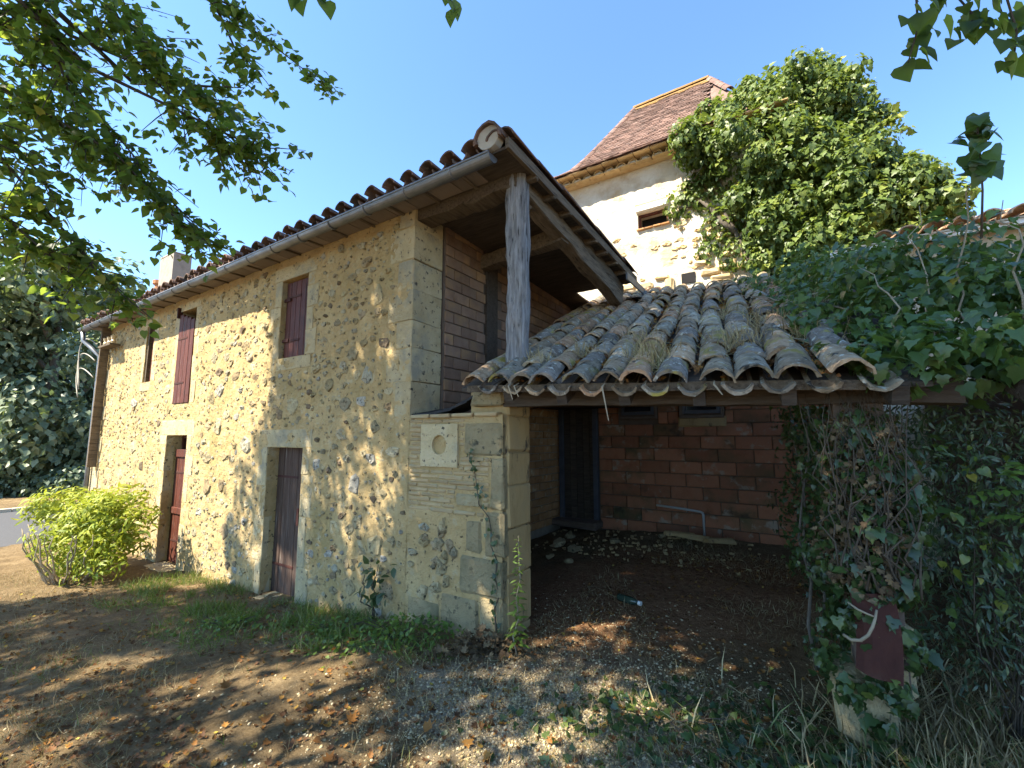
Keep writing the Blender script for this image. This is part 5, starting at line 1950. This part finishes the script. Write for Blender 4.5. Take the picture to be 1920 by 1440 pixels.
# thin ivy runner on the pillar
base = (-.22, -.02, .75)
rv_ = hthing("ivy_runner", "thin ivy runner climbing slantwise across the corner pillar", "ivy", base)
pl = [(-.02, -.03, -.05), (-.07, -.03, .25), (-.05, -.03, .62), (-.13, -.035, .95), (-.27, -.03, 1.25), (-.33, -.03, 1.5)]
stems("stem", rv_, "twig", base, [pl], .007)
P = []
for a, b2 in zip(pl[:-1], pl[1:]):
    for _ in range(15):
        q = Vector(a).lerp(Vector(b2), rng.random())
        P.append((q.x + rng.normal(0, .018), q.y - .012, q.z + rng.normal(0, .02)))
P = np.array(P) - np.array(base)
x, y, z = basis(rng.normal(0, .4, P.shape) + np.array([[0, -1., .3]]), rng.normal(0, .7, P.shape))
leaves("foliage", P, x, y, z, .020 + .025 * rng.random(len(P)), T_IVY, "ivy_leaf", rv_, .7 * rng.random(len(P)))

# fallen leaves: the large near ones singly, the rest as litter
FL = {}
for q in range(8):
    for v_ in range(2):
        tv, tt = T_DRY
        tv2 = tv * np.array([[1, 1, 1.0 if v_ else .6]], np.float32) + rng.normal(0, .03, tv.shape).astype(np.float32)
        FL[(q, v_)] = fast_mesh("fallen_leaf", tv2, tt.reshape(-1), np.full(len(tt), 3), "litter_leaf", var=np.full(len(tt), (q + .5) / 8))
P = np.concatenate([on_ground(110, uni(-3.2, 2.2, 1.35, 2.9)), on_ground(70, uni(-4.5, 1.4, 2.4, 4.0))])
for i in range(len(P)):
    xx, yy, zz_ = basis(np.array([[rng.normal(0, .35), rng.normal(0, .35), 1.]]), rng.normal(0, 1, (1, 3)) * np.array([[1, 1, .1]]))
    q = min(7, int(8 * rng.random() ** .8))
    o = link("fallen_leaf", FL[(q, int(rng.integers(0, 2)))])
    sc = .032 + .045 * rng.random() ** 1.5
    pz = P[i][2] + .012
    o.matrix_local = Matrix(((xx[0][0] * sc, yy[0][0] * sc, zz_[0][0] * sc, P[i][0]), (xx[0][1] * sc, yy[0][1] * sc, zz_[0][1] * sc, P[i][1]), (xx[0][2] * sc, yy[0][2] * sc, zz_[0][2] * sc, pz), (0, 0, 0, 1)))
    cname = ("dark brown", "dark brown", "russet", "russet", "rust-red", "orange", "bright orange", "yellow")[q]
    tag(o, cname + " curled dry leaf lying on the yard among the litter", "leaf", cname + " leaves fallen on the yard")
P = np.concatenate([on_ground(8500, uni(-6.5, 3.2, 1.3, 6.0)), on_ground(2600, gauss(-1.6, 2.2, 1.3, .6)), on_ground(500, gauss(2.2, 2.2, .5, .4)), on_ground(400, house_rect(.1, 2.2, -.2, 3.5), False)])
P = P[np.array([fbm(p_[0] * 1.1, p_[1] * 1.1, 2.0) > .02 or random.random() < .38 for p_ in P])]
x, y, z = basis(rng.normal(0, .35, P.shape) + np.array([[0, 0, 1.]]), rng.normal(0, 1, P.shape) * np.array([[1, 1, .1]]))
P[:, 2] += .008
o = leaves("leaf_litter", P, x, y, z, .014 + .028 * rng.random(len(P)) ** 1.5, T_DRY, "litter_leaf", None, rng.random(len(P)) ** 1.5)
tag(o, "small dry leaf litter strewn over the whole yard", None, None, "stuff")
# gravel
def gravel(P, lo, hi):
    base_ = np.array([(1, 0, 0), (0, 1, 0), (-1, 0, 0), (0, -1, 0), (0, 0, .7), (0, 0, -.7)], np.float32)
    tri = np.array([(0, 1, 4), (1, 2, 4), (2, 3, 4), (3, 0, 4), (1, 0, 5), (2, 1, 5), (3, 2, 5), (0, 3, 5)], np.int32)
    N = len(P)
    sz_ = lo + (hi - lo) * rng.random(N) ** 2.5
    V = base_[None] * (sz_[:, None, None] * (.7 + .6 * rng.random((N, 6, 1))))
    a = rng.random(N) * 6.28
    c, s_ = np.cos(a)[:, None], np.sin(a)[:, None]
    V = np.stack([V[..., 0] * c - V[..., 1] * s_, V[..., 0] * s_ + V[..., 1] * c, V[..., 2]], -1) + P[:, None, :]
    F = tri[None] + (np.arange(N) * 6)[:, None, None]
    return V.reshape(-1, 3), F.reshape(-1), np.full(N * 8, 3), np.repeat(rng.random(N), 8)


m = leaf_mat("gravel_mix", [(0, (.21, .145, .07)), (.4, (.37, .28, .15)), (.75, (.46, .37, .22)), (1, (.52, .44, .29))], trans=0.0, rough=.9, spec=.1)
P = np.concatenate([on_ground(8500, gauss(.25, 2.8, .55, .3)), on_ground(3500, gauss(.5, 2.1, .8, .35)), on_ground(2500, uni(-3.5, 2.6, 1.25, 3.4)), on_ground(2600, gauss(.7, 3.6, .6, .6), False)])
o = link("gravel", fast_mesh("gravel", *gravel(P, .004, .014)[:3], "gravel_mix", var=gravel(P, .004, .014)[3]))
tag(o, "pale crushed limestone gravel spread before the shed", None, None, "stuff")

# loose rubble inside the shed
r3 = random.Random(3)
RB = [(-1.15, 3.2, .13, "largest grey stone of the rubble by the shed door"), (-.75, 2.9, .10, "flat stone lying just right of the largest rubble stone"), (-.55, 2.3, .07, "small pale stone nearest the yard in the rubble"),
      (-1.3, 3.9, .11, "stone half hidden at the foot of the shed door"), (-.4, 3.6, .09, "brownish stone in the middle of the shed rubble"), (-.9, 2.45, .06, "little stone on the left side of the shed floor"),
      (.15, 4.2, .07, "stone against the brick wall under the left window"), (.45, 4.3, .05, "small white stone at the foot of the waste pipe")]
for (s, w, r, lab) in RB:
    p = H(s, w, 0)
    vs, fs = rough_box_geo(r * 1.8, r * 1.4, r * .9, r * .4, r * .35, r3)
    o = MB().add(vs, fs).build("rubble_stone", "old_block")
    o.location = (p.x, p.y, gz(p.x, p.y) + r * .3)
    o.rotation_euler = (.2 * r3.random(), .2 * r3.random(), r3.random() * 6)
    tag(o, lab, "stone", "rubble on the shed floor")
# broken canal tiles and boards at the foot of the back wall
for (s, w, a, lab) in ((.62, 4.15, .9, "broken pale canal tile lying left in the pile below the pipe"), (.86, 4.0, .5, "long pale canal tile lying on the pile below the pipe"), (1.15, 4.05, 1.2, "chipped tile at the right end of the pile below the pipe")):
    vs, fs = canal_tile(.10, .08, .42, jit=.008)
    o = MB().add(vs, fs).build("broken_tile", "warm_stone")
    p = H(s, w, 0)
    o.location = (p.x, p.y, gz(p.x, p.y) + .05)
    o.rotation_euler = (.1, .15, a + HR + 1.2)
    tag(o, lab, "roof tile", "broken tiles in the shed")
o = MB()
rr_ = random.Random(9)
for k in range(220):
    s, w = rr_.gauss(-.2, .9), rr_.uniform(2.6, 4.5)
    if not -1.75 < s < 2.2:
        continue
    p = H(s, w, 0)
    vs, fs = rough_box_geo(.015 + .05 * rr_.random() ** 2, .015 + .04 * rr_.random() ** 2, .01 + .03 * rr_.random(), .008, .012, rr_)
    o.add([(p.x + a, p.y + b2, gz(p.x, p.y) + .01 + c) for a, b2, c in vs], fs)
tag(o.build("rubble", "warm_stone"), "small rubble and mortar crumbs on the shed floor", None, None, "stuff")
# bottle
p = H(.58, 1.28, 0)
bt = thing("bottle", "green bottle with white cap lying on the shed floor", "bottle", house=False, loc=(p.x, p.y, gz(p.x, p.y) + .04), rotz=.75)
MB().tube([(.0, .12, 0), (0, .11, 0), (0, -.02, 0), (0, -.06, 0), (0, -.10, 0)], [.03, .036, .036, .03, .015], 12).build("body", "bottle_green", bt, smooth=True)
MB().tube([(0, -.10, 0), (0, -.13, 0)], [.020, .020], 10).build("cap", "white_metal", bt)
# rusted sheet against the right post
rs = []
for i in range(7):
    for j in range(9):
        a, c = i / 6, j / 8
        rs.append((2.21 + .18 * a + .015 * math.sin(c * 3), -.14 - .03 * math.sin(a * 5) - .03 * (1 - c), .47 + .36 * c - .05 * a * (1 - c)))
base = (2.30, -.16, .47)
fs = [(j * 1 + i * 9, (i + 1) * 9 + j, (i + 1) * 9 + j + 1, i * 9 + j + 1) for i in range(6) for j in range(8)]
back_ = [(a, b2 + .006, c) for a, b2, c in rs]
n0 = len(rs)
o = MB().add([tuple(Vector(q) - Vector(base)) for q in rs + back_], fs + [tuple(n0 + k for k in q[::-1]) for q in fs]).build("rusty_sheet", "rust")
o.location = H(*base)
o.rotation_euler = (0, 0, HR)
tag(o, "curved dark rusty metal sheet standing against the base of the right post", "metal sheet")
# field stones lower right
for (x_, y_, r, lab) in ((2.35, 2.05, .10, "grey field stone in the grass at the lower right"), (2.75, 2.35, .09, "dark round stone at the right edge in the grass")):
    vs, fs = rough_box_geo(r * 1.6, r * 1.3, r, r * .45, r * .25, r3)
    o = MB().add(vs, fs).build("field_stone", "limestone")
    o.location = (x_, y_, gz(x_, y_) + r * .3)
    tag(o, lab, "stone")
# thin fallen sticks
for (x_, y_, L_, a, lab) in ((-.75, 1.75, .38, .5, "thin dark stick lying on the gravel near the lower middle"), (-.6, 1.62, .3, .85, "second dark stick crossing near the first"), (1.75, 2.35, .5, .3, "pale dry stalk lying in front of the right post")):
    b0 = Vector((x_, y_, gz(x_, y_) + .012))
    o = MB().tube([(-L_ / 2 * math.cos(a), -L_ / 2 * math.sin(a), 0), (0, 0, .012), (L_ / 2 * math.cos(a), L_ / 2 * math.sin(a), .004)], [.006, .005, .003], 5).build("stick", "twig" if x_ < 1 else "dry_twig")
    o.location = b0
    tag(o, lab, "stick")
